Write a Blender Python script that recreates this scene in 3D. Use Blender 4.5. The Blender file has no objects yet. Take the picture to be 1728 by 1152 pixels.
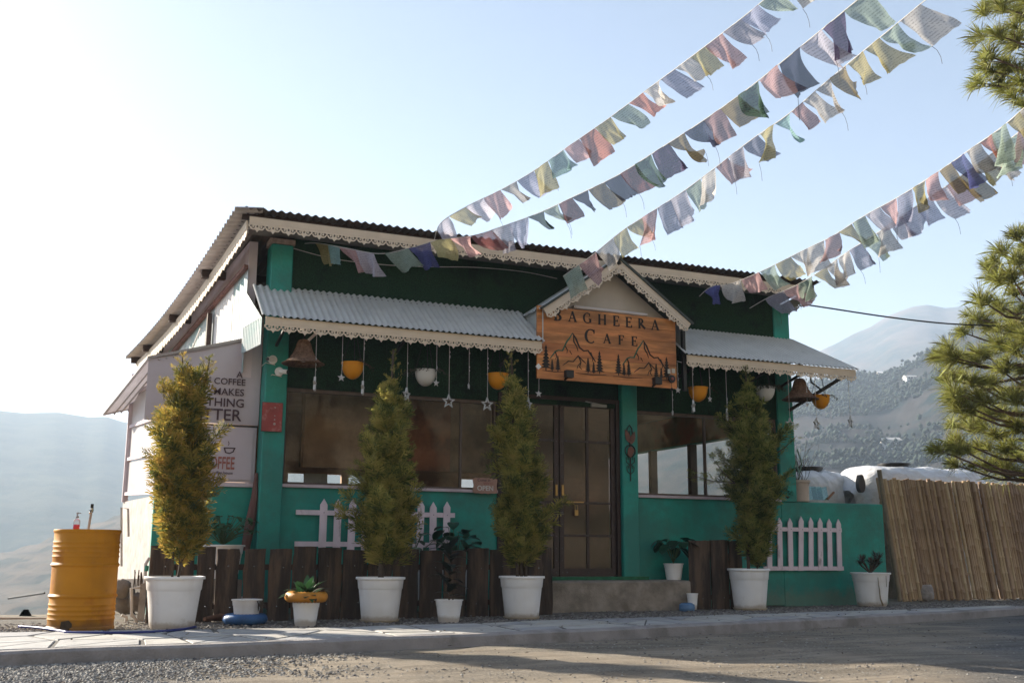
import bpy, math, random
from mathutils import Vector as V, Matrix, noise
R = math.radians
scene = bpy.context.scene

# ------------------------------------------------------------------ camera
# x runs along the cafe front to the right, y away from the road, z up
CAMZ = .69
FPX, PITCH, ROLL, TH = 1796.35, R(11.225), R(.3268), R(66.666)
_f0 = V((math.cos(TH), math.sin(TH), 0)); _r0 = V((math.sin(TH), -math.cos(TH), 0)); _z = V((0, 0, 1))
FW = _f0*math.cos(PITCH) + _z*math.sin(PITCH); _u0 = _z*math.cos(PITCH) - _f0*math.sin(PITCH)
RT = _r0*math.cos(ROLL) + _u0*math.sin(ROLL); UP = _u0*math.cos(ROLL) - _r0*math.sin(ROLL)
cam_data = bpy.data.cameras.new('camera'); cam = bpy.data.objects.new('camera', cam_data)
scene.collection.objects.link(cam)
cam_data.sensor_width = 36; cam_data.lens = FPX/1728*36
cam_data.clip_start = .05; cam_data.clip_end = 20000
m = Matrix((RT, UP, -FW)).transposed().to_4x4(); m.translation = V((0, 0, CAMZ))
cam.matrix_world = m
scene.camera = cam

def at(px, py, x=None, y=None, z=None, d=None):
    """the point seen at a photo pixel on the plane x=, y= or z=, or at distance d"""
    r = FW + RT*((px-864)/FPX) - UP*((py-576)/FPX)
    if x is not None: t = x/r.x
    elif y is not None: t = y/r.y
    elif z is not None: t = (z-CAMZ)/r.z
    else: t = d/r.length
    return V((0, 0, CAMZ)) + r*t

# ------------------------------------------------------------------ sky, sun, exposure
SUN_EL = R(23); SUN_AZ = V((-.556, .83, 0)).normalized()      # towards the sun
world = bpy.data.worlds.new('World'); scene.world = world; world.use_nodes = True
wn = world.node_tree; wn.nodes.clear()
sky = wn.nodes.new('ShaderNodeTexSky'); sky.sky_type = 'NISHITA'; sky.sun_disc = False
sky.sun_elevation = SUN_EL; sky.sun_rotation = math.atan2(SUN_AZ.x, SUN_AZ.y)
sky.altitude = 1500; sky.air_density = .85; sky.dust_density = 3.6; sky.ozone_density = .2
bg = wn.nodes.new('ShaderNodeBackground'); bg.inputs[1].default_value = .05
wo = wn.nodes.new('ShaderNodeOutputWorld')
wn.links.new(sky.outputs[0], bg.inputs[0]); wn.links.new(bg.outputs[0], wo.inputs[0])
sd = bpy.data.lights.new('sun', 'SUN'); sd.energy = 5; sd.angle = R(.6); sd.color = (1, .9, .74)
sun = bpy.data.objects.new('sun', sd); scene.collection.objects.link(sun)
sdir = SUN_AZ*math.cos(SUN_EL) + V((0, 0, math.sin(SUN_EL)))
sun.rotation_euler = sdir.to_track_quat('Z', 'Y').to_euler(); sun.location = sdir*60
vs = scene.view_settings; vs.view_transform = 'Standard'; vs.look = 'None'; vs.exposure = 1.96; vs.gamma = 1; vs.use_curve_mapping = False
scene.cycles.use_denoising = True
scene.cycles.max_bounces = 8; scene.cycles.transparent_max_bounces = 16; scene.cycles.volume_bounces = 1
scene.cycles.sample_clamp_indirect = 6; scene.cycles.caustics_reflective = False; scene.cycles.caustics_refractive = False

# ------------------------------------------------------------------ helpers
rng = random.Random(7)
COL = scene.collection

def tag(o, label=None, cat=None, group=None, kind=None):
    if label: o['label'] = label
    if cat: o['category'] = cat
    if group: o['group'] = group
    if kind: o['kind'] = kind
    return o

def thing(name, label, cat, loc, group=None):
    o = bpy.data.objects.new(name, None); COL.objects.link(o); o.location = V(loc); o.empty_display_size = .1
    return tag(o, label, cat, group)

def base_of(p):
    o = V((0, 0, 0))
    while p is not None: o += p.location; p = p.parent
    return o

class MB:
    def __init__(s): s.v = []; s.f = []
    def add(s, vs_, fs):
        n = len(s.v); s.v += [V(q) for q in vs_]; s.f += [[i+n for i in q] for q in fs]; return s
    def hexa(s, p):                       # 4 bottom + 4 top corners
        return s.add(p, [(3, 2, 1, 0), (4, 5, 6, 7), (0, 1, 5, 4), (1, 2, 6, 5), (2, 3, 7, 6), (3, 0, 4, 7)])
    def box(s, x0, x1, y0, y1, z0, z1):
        return s.hexa([(x0, y0, z0), (x1, y0, z0), (x1, y1, z0), (x0, y1, z0), (x0, y0, z1), (x1, y0, z1), (x1, y1, z1), (x0, y1, z1)])
    def bar(s, a, b, w, h, up=V((0, 0, 1))):
        a = V(a); b = V(b); d = (b-a).normalized(); sx = d.cross(up)
        if sx.length < 1e-4: sx = d.cross(V((0, 1, 0)))
        sx.normalize(); sy = sx.cross(d)
        sx = sx*w/2; sy = sy*h/2
        return s.hexa([a-sx-sy, a+sx-sy, b+sx-sy, b-sx-sy, a-sx+sy, a+sx+sy, b+sx+sy, b-sx+sy])
    def tube(s, pts, r, n=8, cap=True):
        pts = [V(p) for p in pts]; rs = r if isinstance(r, (list, tuple)) else [r]*len(pts)
        n0 = len(s.v); ref = V((.31, .53, .79))
        for i, p in enumerate(pts):
            d = (pts[min(i+1, len(pts)-1)] - pts[max(i-1, 0)])
            d = d.normalized() if d.length > 1e-9 else V((0, 0, 1))
            if abs(d.dot(ref)) > .95: ref = V((.9, -.3, .2))
            a = d.cross(ref).normalized(); b = d.cross(a)
            for k in range(n):
                t = 2*math.pi*k/n; s.v.append(p + a*math.cos(t)*rs[i] + b*math.sin(t)*rs[i])
        for i in range(len(pts)-1):
            for k in range(n):
                q = n0+i*n; s.f.append([q+k, q+(k+1) % n, q+n+(k+1) % n, q+n+k])
        if cap:
            s.f.append([n0+k for k in range(n)][::-1]); s.f.append([n0+(len(pts)-1)*n+k for k in range(n)])
        return s
    def lathe(s, prof, c=(0, 0, 0), n=32, axis=None, jit=None):
        c = V(c); n0 = len(s.v)
        ez = V(axis).normalized() if axis is not None else V((0, 0, 1))
        ex = ez.cross(V((.2, 1, .1))).normalized() if axis is not None else V((1, 0, 0)); ey = ez.cross(ex)
        for (r, z) in prof:
            for k in range(n):
                t = 2*math.pi*k/n; rr = r*(jit(t, z) if jit else 1)
                s.v.append(c + ex*(rr*math.cos(t)) + ey*(rr*math.sin(t)) + ez*z)
        for i in range(len(prof)-1):
            for k in range(n):
                q = n0+i*n; s.f.append([q+k, q+(k+1) % n, q+n+(k+1) % n, q+n+k])
        return s
    def disc(s, c, r, n=24, axis=None):
        s.lathe([(1e-4, 0), (r, 0)], c, n, axis); return s
    def prism(s, poly, o, ex, ey, depth):
        """extrude a 2-D outline; front face at o, thickness goes along -ez"""
        o = V(o); ex = V(ex); ey = V(ey); ez = ex.cross(ey).normalized(); n = len(poly)
        a = [o+ex*p[0]+ey*p[1] for p in poly]; b = [q-ez*depth for q in a]
        return s.add(a+b, [list(range(n)), list(range(2*n-1, n-1, -1))] + [(i, i+n, (i+1) % n+n, (i+1) % n) for i in range(n)])
    def ribbon(s, pts, w, o, ex, ey, depth):
        """a stroke of width w (number or list) along a 2-D polyline"""
        L, Rr = [], []
        for i, p in enumerate(pts):
            a = pts[max(i-1, 0)]; b = pts[min(i+1, len(pts)-1)]
            d = V((b[0]-a[0], b[1]-a[1])).normalized(); nn = V((-d.y, d.x)); ww = (w[i] if isinstance(w, (list, tuple)) else w)/2
            L.append((p[0]+nn.x*ww, p[1]+nn.y*ww)); Rr.append((p[0]-nn.x*ww, p[1]-nn.y*ww))
        for i in range(len(pts)-1):
            s.prism([Rr[i], Rr[i+1], L[i+1], L[i]], o, ex, ey, depth)
        return s
    def sheet(s, o, eu, ev, pitch, amp, nrm, thick=.004):
        """corrugated sheet: ribs run along ev, waves along eu"""
        o = V(o); eu = V(eu); ev = V(ev); nrm = V(nrm).normalized(); k = max(4, int(eu.length/pitch*6))
        for side in (0, 1):
            n0 = len(s.v)
            for i in range(k+1):
                t = i/k; w = math.sin(t*eu.length/pitch*2*math.pi)*amp - side*thick
                for j in (0, 1): s.v.append(o+eu*t+ev*j+nrm*w)
            for i in range(k):
                q = [n0+2*i, n0+2*i+2, n0+2*i+3, n0+2*i+1]; s.f.append(q if side == 0 else q[::-1])
        return s
    def build(s, name, mat, parent=None, smooth=False, kind=None):
        o0 = base_of(parent) if parent else V((0, 0, 0))
        me = bpy.data.meshes.new(name); me.from_pydata([tuple(q-o0) for q in s.v], [], s.f); me.update()
        o = bpy.data.objects.new(name, me); COL.objects.link(o); o.parent = parent
        if mat: me.materials.append(mat)
        if smooth:
            me.polygons.foreach_set('use_smooth', [True]*len(me.polygons))
            me.set_sharp_from_angle(angle=R(38 if smooth is True else smooth))
        if kind: o['kind'] = kind
        return o

def piece(name, me, parent, mw):
    """another object that shares mesh data; mw is its world matrix"""
    o = bpy.data.objects.new(name, me); COL.objects.link(o)
    if parent is not None:
        o.parent = parent; mw = Matrix.Translation(-base_of(parent)) @ mw
    o.matrix_local = mw
    return o

def frame(o, ex, ey):
    ex = V(ex); ey = V(ey); ez = ex.cross(ey)
    mm = Matrix((ex, ey, ez)).transposed().to_4x4(); mm.translation = V(o); return mm

# ------------------------------------------------------------------ materials
MATS = {}
def N(nt, t, **k):
    n = nt.nodes.new(t)
    for a, b in k.items(): setattr(n, a, b)
    return n

def mat(name, col, rough=.6, var=.15, scale=6., bump=0., bscale=60., metal=0., col2=None, c2amt=.5, c2scale=2., streak=None,
        island=0., trans=0., spec=.4, coords='Object', tint=None):
    """procedural surface: base colour broken up by noise, patches of a second colour, fine bump"""
    if name in MATS: return MATS[name]
    mt = bpy.data.materials.new(name); mt.use_nodes = True; MATS[name] = mt
    nt = mt.node_tree; b = nt.nodes['Principled BSDF']; L = nt.links.new
    tc = N(nt, 'ShaderNodeTexCoord'); co = tc.outputs[coords]
    if streak:
        mp = N(nt, 'ShaderNodeMapping'); mp.inputs['Scale'].default_value = streak; L(co, mp.inputs[0]); co = mp.outputs[0]
    nz = N(nt, 'ShaderNodeTexNoise'); nz.inputs['Scale'].default_value = scale; nz.inputs['Detail'].default_value = 5; L(co, nz.inputs['Vector'])
    cr = N(nt, 'ShaderNodeValToRGB'); cr.color_ramp.elements[0].position = .3; cr.color_ramp.elements[1].position = .7
    cr.color_ramp.elements[0].color = (*[c*(1-var) for c in col], 1); cr.color_ramp.elements[1].color = (*[min(1, c*(1+var)) for c in col], 1)
    L(nz.outputs[0], cr.inputs[0]); out = cr.outputs[0]
    if col2:
        n2 = N(nt, 'ShaderNodeTexNoise'); n2.inputs['Scale'].default_value = c2scale; n2.inputs['Detail'].default_value = 6; n2.inputs['Roughness'].default_value = .65
        L(co, n2.inputs['Vector'])
        r2 = N(nt, 'ShaderNodeValToRGB'); r2.color_ramp.elements[0].position = 1-c2amt-.07; r2.color_ramp.elements[1].position = 1-c2amt+.07
        L(n2.outputs[0], r2.inputs[0])
        mx = N(nt, 'ShaderNodeMix', data_type='RGBA'); mx.inputs[7].default_value = (*col2, 1)
        L(r2.outputs[0], mx.inputs[0]); L(out, mx.inputs[6]); out = mx.outputs[2]
    if island:
        ge = N(nt, 'ShaderNodeNewGeometry'); hs = N(nt, 'ShaderNodeHueSaturation')
        mr = N(nt, 'ShaderNodeMapRange'); mr.inputs[3].default_value = 1-island; mr.inputs[4].default_value = 1+island
        L(ge.outputs['Random Per Island'], mr.inputs[0]); L(mr.outputs[0], hs.inputs['Value'])
        m2 = N(nt, 'ShaderNodeMapRange'); m2.inputs[3].default_value = .5-island*.05; m2.inputs[4].default_value = .5+island*.05
        L(ge.outputs['Random Per Island'], m2.inputs[0]); L(m2.outputs[0], hs.inputs['Hue'])
        L(out, hs.inputs['Color']); out = hs.outputs[0]
    L(out, b.inputs['Base Color'])
    b.inputs['Roughness'].default_value = rough; b.inputs['Metallic'].default_value = metal
    b.inputs['Specular IOR Level'].default_value = spec
    if bump:
        nb = N(nt, 'ShaderNodeTexNoise'); nb.inputs['Scale'].default_value = bscale; nb.inputs['Detail'].default_value = 6; L(co, nb.inputs['Vector'])
        bp = N(nt, 'ShaderNodeBump'); bp.inputs['Strength'].default_value = bump; bp.inputs['Distance'].default_value = .02
        L(nb.outputs[0], bp.inputs['Height']); L(bp.outputs[0], b.inputs['Normal'])
    if trans:
        tr = N(nt, 'ShaderNodeBsdfTranslucent'); L(out, tr.inputs[0])
        if tint:
            mt2 = N(nt, 'ShaderNodeMix', data_type='RGBA', blend_type='MULTIPLY'); mt2.inputs[0].default_value = 1; mt2.inputs[7].default_value = (*tint, 1)
            L(out, mt2.inputs[6]); L(mt2.outputs[2], tr.inputs[0])
        ms = N(nt, 'ShaderNodeMixShader'); ms.inputs[0].default_value = trans
        L(b.outputs[0], ms.inputs[1]); L(tr.outputs[0], ms.inputs[2])
        L(ms.outputs[0], nt.nodes['Material Output'].inputs[0])
    return mt

def glass_mat(name, tint=(.8, .85, .85), refl=.12, rough=.02, base=None, k=.5):
    if name in MATS: return MATS[name]
    mt = bpy.data.materials.new(name); mt.use_nodes = True; MATS[name] = mt; nt = mt.node_tree; nt.nodes.remove(nt.nodes['Principled BSDF']); L = nt.links.new
    t = N(nt, 'ShaderNodeBsdfTransparent'); t.inputs[0].default_value = (*tint, 1)
    g = N(nt, 'ShaderNodeBsdfGlossy'); g.inputs['Roughness'].default_value = rough
    fr = N(nt, 'ShaderNodeFresnel'); fr.inputs[0].default_value = 1.5
    ad = N(nt, 'ShaderNodeMath', operation='MULTIPLY_ADD'); ad.inputs[1].default_value = k; ad.inputs[2].default_value = refl; L(fr.outputs[0], ad.inputs[0])
    ms = N(nt, 'ShaderNodeMixShader'); L(ad.outputs[0], ms.inputs[0]); L(t.outputs[0], ms.inputs[1]); L(g.outputs[0], ms.inputs[2])
    L(ms.outputs[0], nt.nodes['Material Output'].inputs[0]); return mt

TEAL = mat('teal_paint', (.014, .26, .21), .55, .16, 3.5, .2, 30, col2=(.022, .19, .16), c2amt=.48, c2scale=1.6)
def weather(mt_, dust, zmax, amt):
    """dried splash and dust low on a wall, faint runs down its face"""
    nt = mt_.node_tree; b = nt.nodes['Principled BSDF']; L = nt.links.new; src = b.inputs['Base Color'].links[0].from_socket
    ge = N(nt, 'ShaderNodeNewGeometry'); sp = N(nt, 'ShaderNodeSeparateXYZ'); L(ge.outputs['Position'], sp.inputs[0])
    nz = N(nt, 'ShaderNodeTexNoise'); nz.inputs['Scale'].default_value = 7; nz.inputs['Detail'].default_value = 8; nz.inputs['Roughness'].default_value = .7; L(ge.outputs['Position'], nz.inputs['Vector'])
    mp = N(nt, 'ShaderNodeMapping'); mp.inputs['Scale'].default_value = (9, 9, .5); L(ge.outputs['Position'], mp.inputs[0]); n2 = N(nt, 'ShaderNodeTexNoise'); n2.inputs['Scale'].default_value = 1; n2.inputs['Detail'].default_value = 5; L(mp.outputs[0], n2.inputs['Vector'])
    mr = N(nt, 'ShaderNodeMapRange'); mr.inputs[1].default_value = zmax; mr.inputs[2].default_value = 0; L(sp.outputs[2], mr.inputs[0])
    a = N(nt, 'ShaderNodeMath', operation='MULTIPLY_ADD'); a.inputs[1].default_value = .7; L(mr.outputs[0], a.inputs[0]); L(nz.outputs[0], a.inputs[2])
    r = N(nt, 'ShaderNodeValToRGB'); r.color_ramp.elements[0].position = .62; r.color_ramp.elements[1].position = .95; L(a.outputs[0], r.inputs[0])
    r2 = N(nt, 'ShaderNodeValToRGB'); r2.color_ramp.elements[0].position = .55; r2.color_ramp.elements[1].position = .8; L(n2.outputs[0], r2.inputs[0])
    ad = N(nt, 'ShaderNodeMath', operation='MULTIPLY_ADD'); ad.inputs[1].default_value = .3; L(r2.outputs[0], ad.inputs[0]); L(r.outputs[0], ad.inputs[2])
    am = N(nt, 'ShaderNodeMath', operation='MULTIPLY'); am.inputs[1].default_value = amt; am.use_clamp = True; L(ad.outputs[0], am.inputs[0])
    mx = N(nt, 'ShaderNodeMix', data_type='RGBA'); mx.inputs[7].default_value = (*dust, 1); L(am.outputs[0], mx.inputs[0]); L(src, mx.inputs[6]); L(mx.outputs[2], b.inputs['Base Color'])
weather(TEAL, (.14, .15, .12), .3, .55)
CREAM = mat('cream_board', (.68, .575, .46), .6, .08, 4, .05, 30, col2=(.42, .34, .27), c2amt=.3, c2scale=3)
LILAC = mat('lilac_board', (.56, .48, .52), .6, .1, 4, .05, 30, col2=(.4, .34, .36), c2amt=.3)
ROOFT = mat('dark_roof_sheet', (.13, .11, .1), .5, .25, 5, .05, 40, metal=.3, col2=(.2, .12, .08), c2amt=.4)
SHEET = mat('galvanised_sheet', (.6, .61, .6), .45, .08, 6, .04, 30, metal=.12, col2=(.5, .51, .5), c2amt=.4, c2scale=3)
WSHEET = mat('white_sheet', (.44, .48, .49), .5, .1, 4, 0, col2=(.24, .38, .38), c2amt=.45, c2scale=1.5)
DWOOD = mat('dark_timber', (.05, .03, .025), .75, .3, 8, .3, 60, streak=(1, 1, .2))
BARK = mat('bark_slab', (.056, .04, .032), .95, .4, 9, 1.0, 34, col2=(.12, .08, .055), c2amt=.45, c2scale=9, streak=(1, 1, .14))
TURF = mat('artificial_turf', (.012, .05, .022), .95, .5, 60, 1.0, 300, col2=(.006, .02, .012), c2amt=.4, c2scale=2)
CONC = mat('raw_concrete', (.27, .23, .19), .9, .25, 7, .5, 70, col2=(.17, .14, .11), c2amt=.45, c2scale=2.5)
BMETAL = mat('black_metal', (.02, .02, .022), .45, .2, 9, metal=.2)
BROWNM = mat('brown_metal', (.045, .028, .025), .5, .2, 9, .05, 60, metal=.2)
WPLAST = mat('white_planter_plastic', (.8, .79, .79), .45, .05, 5, .03, 40, col2=(.5, .46, .42), c2amt=.32, c2scale=2.5)
weather(WPLAST, (.3, .22, .14), .08, .6)
SOIL = mat('potting_soil', (.05, .035, .025), .95, .4, 30, .8, 80)
LEAF = mat('plant_leaf', (.03, .085, .03), .45, .35, 8, .1, 30, island=.35, trans=.25)
DLEAF = mat('rubber_leaf', (.016, .025, .022), .35, .3, 8, island=.3, trans=.1)
STEM = mat('plant_stem', (.07, .05, .035), .8, .3, 14)
STEEL = mat('bright_steel', (.5, .5, .5), .25, .1, 8, metal=1)
BRASS = mat('brass', (.3, .2, .085), .3, .1, 8, metal=.9)
CORD = mat('white_cord', (.55, .53, .5), .7, .1, 10)
BCORD = mat('black_cord', (.02, .02, .02), .6, .1, 10)
# ------------------------------------------------------------------ ground, road, pavement
def pl(pts, x):
    if x <= pts[0][0]: return pts[0][1]
    for (a, b), (c, d) in zip(pts, pts[1:]):
        if x <= c: return b+(d-b)*(x-a)/(c-a)
    return pts[-1][1]
KF = [(-60, 7.6), (-.21, 8.38), (2.38, 8.67), (4.72, 9.02), (7.5, 9.62), (10.94, 10.5), (14, 11.5), (60, 24)]     # kerb front
KI = [(-60, 10.2), (-.29, 10.45), (2.0, 10.1), (2.74, 10.08), (5.57, 10.52), (8, 10.8), (10.99, 11.15), (12.6, 11.5), (14, 11.72), (60, 24.2)]
ROADZ = -.1

def ground_mat(name, kind):
    mt = bpy.data.materials.new(name); mt.use_nodes = True; nt = mt.node_tree; b = nt.nodes['Principled BSDF']; L = nt.links.new
    ge = N(nt, 'ShaderNodeNewGeometry'); P = ge.outputs['Position']
    def noise_(sc, det=6, ro=.6):
        n = N(nt, 'ShaderNodeTexNoise'); n.inputs['Scale'].default_value = sc; n.inputs['Detail'].default_value = det; n.inputs['Roughness'].default_value = ro
        L(P, n.inputs['Vector']); return n.outputs[0]
    def ramp(src, a, b_, c0, c1):
        r = N(nt, 'ShaderNodeValToRGB'); e = r.color_ramp.elements; e[0].position = a; e[1].position = b_; e[0].color = (*c0, 1); e[1].color = (*c1, 1); L(src, r.inputs[0]); return r.outputs[0]
    def mix(f, a, c):
        mx = N(nt, 'ShaderNodeMix', data_type='RGBA'); L(f, mx.inputs[0]); L(a, mx.inputs[6]); L(c, mx.inputs[7]); return mx.outputs[2]
    if kind == 'road':
        dirt = ramp(noise_(1.6), .3, .72, (.25, .205, .155), (.42, .36, .285))
        grain = ramp(noise_(45, 4, .7), .42, .62, (.11, .1, .085), (.3, .265, .22))
        c = mix(ramp(noise_(.9), .46, .56, (.25,)*3, (.75,)*3), dirt, grain)
        gv = ramp(noise_(30, 5, .7), .35, .65, (.07, .07, .072), (.2, .195, .19))
        # old asphalt towards the right, ragged edge
        sp = N(nt, 'ShaderNodeSeparateXYZ'); L(P, sp.inputs[0])
        s1 = N(nt, 'ShaderNodeMath', operation='MULTIPLY_ADD'); s1.inputs[1].default_value = -1.05; s1.inputs[2].default_value = 2.2; L(sp.outputs[1], s1.inputs[0])
        s2 = N(nt, 'ShaderNodeMath', operation='ADD'); L(s1.outputs[0], s2.inputs[0]); L(sp.outputs[0], s2.inputs[1])
        s3 = N(nt, 'ShaderNodeMath', operation='MULTIPLY_ADD'); s3.inputs[1].default_value = 4; L(noise_(1.2), s3.inputs[0]); L(s2.outputs[0], s3.inputs[2])
        f = N(nt, 'ShaderNodeMapRange'); f.inputs[1].default_value = 3.4; f.inputs[2].default_value = 5.2; L(s3.outputs[0], f.inputs[0])
        c = mix(f.outputs[0], c, gv)
        # gravelly patch on the left
        g1 = N(nt, 'ShaderNodeMapRange'); g1.inputs[1].default_value = 2.1; g1.inputs[2].default_value = .9
        g2 = N(nt, 'ShaderNodeMath', operation='MULTIPLY_ADD'); g2.inputs[1].default_value = 1.2; L(noise_(2), g2.inputs[0]); L(sp.outputs[0], g2.inputs[2]); L(g2.outputs[0], g1.inputs[0])
        c = mix(g1.outputs[0], c, gv)
        mp = N(nt, 'ShaderNodeMapping'); mp.inputs['Rotation'].default_value = (0, 0, R(-13)); mp.inputs['Scale'].default_value = (.35, 5.5, 1); L(P, mp.inputs[0])
        tn = N(nt, 'ShaderNodeTexNoise'); tn.inputs['Scale'].default_value = 1; tn.inputs['Detail'].default_value = 6; tn.inputs['Roughness'].default_value = .6; L(mp.outputs[0], tn.inputs['Vector'])
        tk = N(nt, 'ShaderNodeMix', data_type='RGBA', blend_type='MULTIPLY'); tk.inputs[0].default_value = .75; L(c, tk.inputs[6]); L(ramp(tn.outputs[0], .35, .6, (.62, .6, .58), (1, 1, 1)), tk.inputs[7]); c = tk.outputs[2]
        hh = N(nt, 'ShaderNodeMath', operation='MULTIPLY_ADD'); hh.inputs[1].default_value = 1.2; L(tn.outputs[0], hh.inputs[0]); L(noise_(38, 6, .75), hh.inputs[2]); h = hh.outputs[0]; st = .7
    else:
        c = ramp(noise_(26, 5, .75), .35, .65, (.075, .07, .062), (.22, .2, .175)); c = mix(ramp(noise_(.7), .4, .62, (0,)*3, (1,)*3), c, ramp(noise_(9), .3, .7, (.13, .115, .09), (.24, .205, .16)))
        h = noise_(40, 6, .75); st = .6
    L(c, b.inputs['Base Color']); b.inputs['Roughness'].default_value = .95; b.inputs['Specular IOR Level'].default_value = .2
    bp = N(nt, 'ShaderNodeBump'); bp.inputs['Strength'].default_value = st; bp.inputs['Distance'].default_value = .03; L(h, bp.inputs['Height']); L(bp.outputs[0], b.inputs['Normal'])
    return mt

US = [-60, -30, -15, -8, -5, -3] + [-2+.25*i for i in range(72)] + [16.5, 17.5, 19, 22, 26, 32, 40, 60]
# road: fine grid near the kerb with ruts
mb = MB(); rows = [(0, 0)] + [(k*.22, 1) for k in range(1, 40)] + [(10, 1), (13, 1), (18, 1), (30, 1), (60, 0), (180, 0)]
for dv, w in rows:
    for u in US:
        v = pl(KF, u)+.05-dv
        z = ROADZ + (.028*noise.noise(V((u*.7, v*1.1, 0)))+.012*noise.noise(V((u*3, v*3, 4))))*(1 if 0 < dv < 20 else 0)
        mb.v.append(V((u, v, z)))
n = len(US)
for i in range(len(rows)-1):
    for j in range(n-1): mb.f.append([(i+1)*n+j, (i+1)*n+j+1, i*n+j+1, i*n+j])
road = mb.build('road', ground_mat('dirt_road', 'road'), smooth=180); tag(road, kind='structure', label='dusty dirt and gravel road before the cafe')

# the terrace the cafe stands on, falling away to the valley behind
def edge(u): return 13.4 if u < .75 else (13.4+(u-.75)*20 if u < 1.05 else 19.8)
mb = MB(); VR = [0, .15, .3, .5, .75, 1.0]
TR = [0, 2, 6, 14, 30, 60, 110]
for u in US:
    f0 = pl(KF, u)+.1; e = max(edge(u), f0+.5)
    for t in VR: mb.v.append(V((u, f0+(e-f0)*t, -.012 + (.012*noise.noise(V((u*1.5, t*9, 2))) if 0 < t < 1 else 0)-.004)))
    for k in TR[1:]: mb.v.append(V((u, e+k, -.016-k*.75-.5*noise.noise(V((u*.3, k*.4, 1)))*min(1, k/5))))
c = len(VR)+len(TR)-1
for i in range(n-1):
    for j in range(c-1): mb.f.append([i*c+j, (i+1)*c+j, (i+1)*c+j+1, i*c+j+1])
ground = mb.build('ground', ground_mat('gravel_ground', 'g'), smooth=60); tag(ground, kind='structure', label='gravelly terrace ground under the cafe')

# kerb and crazy paving
KERBM = mat('kerb_cement', (.27, .25, .245), .9, .18, 5, .5, 50, col2=(.18, .165, .155), c2amt=.42, c2scale=2.2)
mb = MB(); ku = [u for u in US if -30 <= u <= 14]
pr = [(.0, ROADZ-.06), (.012, -.015), (.035, .004), (.13, .006), (.13, -.06)]
for u in ku:
    v = pl(KF, u); jz = .006*noise.noise(V((u*1.3, 0, 0)))
    for a, z in pr: mb.v.append(V((u, v+a+.022*noise.noise(V((u*2.3, 3, 0)))+.012*noise.noise(V((u*9, 3, 0))), z+jz)))
for i in range(len(ku)-1):
    for j in range(4): mb.f.append([i*5+j, (i+1)*5+j, (i+1)*5+j+1, i*5+j+1])
kerb = mb.build('kerb', KERBM, smooth=30); tag(kerb, kind='structure')
mb = MB(); pu = [u for u in US if -8 <= u <= 14]
for u in pu:
    mb.v.append(V((u, pl(KF, u)+.11, -.003))); mb.v.append(V((u, pl(KI, u), -.003)))
for i in range(len(pu)-1): mb.f.append([2*i, 2*i+2, 2*i+3, 2*i+1])
pave = mb.build('pavement', mat('paving_mortar', (.13, .12, .11), .95, .25, 12, .4, 60)); tag(pave, kind='structure', label='crazy paved walkway strip behind the kerb')
STONE = [mat('paving_stone_%d' % i, c_, .8, .12, 5, .2, 40, col2=tuple(q*.72 for q in c_), c2amt=.4, c2scale=3) for i, c_ in enumerate([(.38, .37, .36), (.33, .325, .33), (.42, .4, .37)])]
rs = random.Random(3)
def slabs(u0, u1, nrow):
    """irregular flat stones between kerb and gravel: jittered cells cut in two at random"""
    cols = []; u = u0
    while u < u1: cols.append(u); u += rs.uniform(.42, .75)
    cols.append(u1); pts = {}
    for i, uu in enumerate(cols):
        for j in range(nrow+1):
            t = j/nrow
            ju = rs.uniform(-.14, .14) if 0 < i < len(cols)-1 else 0; jt = rs.uniform(-.3, .3)/nrow if 0 < j < nrow else 0
            x = uu+ju; a, b_ = pl(KF, x)+.14, pl(KI, x)-rs.uniform(.0, .1); pts[i, j] = V((x, a+(b_-a)*(t+jt), 0))
    polys = []
    for i in range(len(cols)-1):
        for j in range(nrow):
            q = [pts[i, j], pts[i+1, j], pts[i+1, j+1], pts[i, j+1]]
            k = rs.random()
            if k < .3: polys += [[q[0], q[1], q[2]], [q[0], q[2], q[3]]]
            elif k < .5: polys += [[q[0], q[1], q[3]], [q[1], q[2], q[3]]]
            else: polys.append(q)
    for q in polys:
        cc = sum(q, V((0, 0, 0)))/len(q); s = []
        for p in q:
            d = cc-p; s.append(p+d*min(.45, .022/max(d.length, .05)*1.6))
        z = rs.uniform(.003, .009); b_ = MB(); n_ = len(s)
        top = [V((p.x, p.y, z)) for p in [p_+(cc-p_)*.03 for p_ in s]]; low = [V((p.x, p.y, -.004)) for p in s]
        b_.add(top+low, [list(range(n_))] + [(i_+n_, (i_+1) % n_+n_, (i_+1) % n_, i_) for i_ in range(n_)])
        b_.build('paving_stone', rs.choice(STONE), pave)
slabs(-2.2, 5.4, 3); slabs(5.44, 12.6, 2)

# loose stones: gravel on the road and along the planting strip, too many to count
def pebbles(name, pts, mt_, label):
    b_ = MB(); ico = [V(q).normalized() for q in ((1, 0, 0), (-1, 0, 0), (0, 1, 0), (0, -1, 0), (0, 0, 1), (.6, .6, .5), (-.6, .6, .4), (-.6, -.6, .5), (.6, -.6, .4))]
    F = [(0, 5, 8), (5, 4, 8), (5, 2, 6), (5, 6, 4), (2, 1, 6)[:3], (6, 1, 7), (6, 7, 4), (7, 3, 8), (7, 8, 4), (0, 2, 5), (1, 3, 7), (3, 0, 8)]
    for (x, y, z, r) in pts:
        a = rs.uniform(0, 6.28); ca, sa = math.cos(a), math.sin(a); sx, sy, sz = r*rs.uniform(.7, 1.4), r*rs.uniform(.6, 1), r*rs.uniform(.4, .8)
        b_.add([(x+q.x*sx*ca-q.y*sy*sa, y+q.x*sx*sa+q.y*sy*ca, z+q.z*sz) for q in ico], F)
    return tag(b_.build(name, mt_), label, name.split('_')[-1], kind='stuff')
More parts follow.
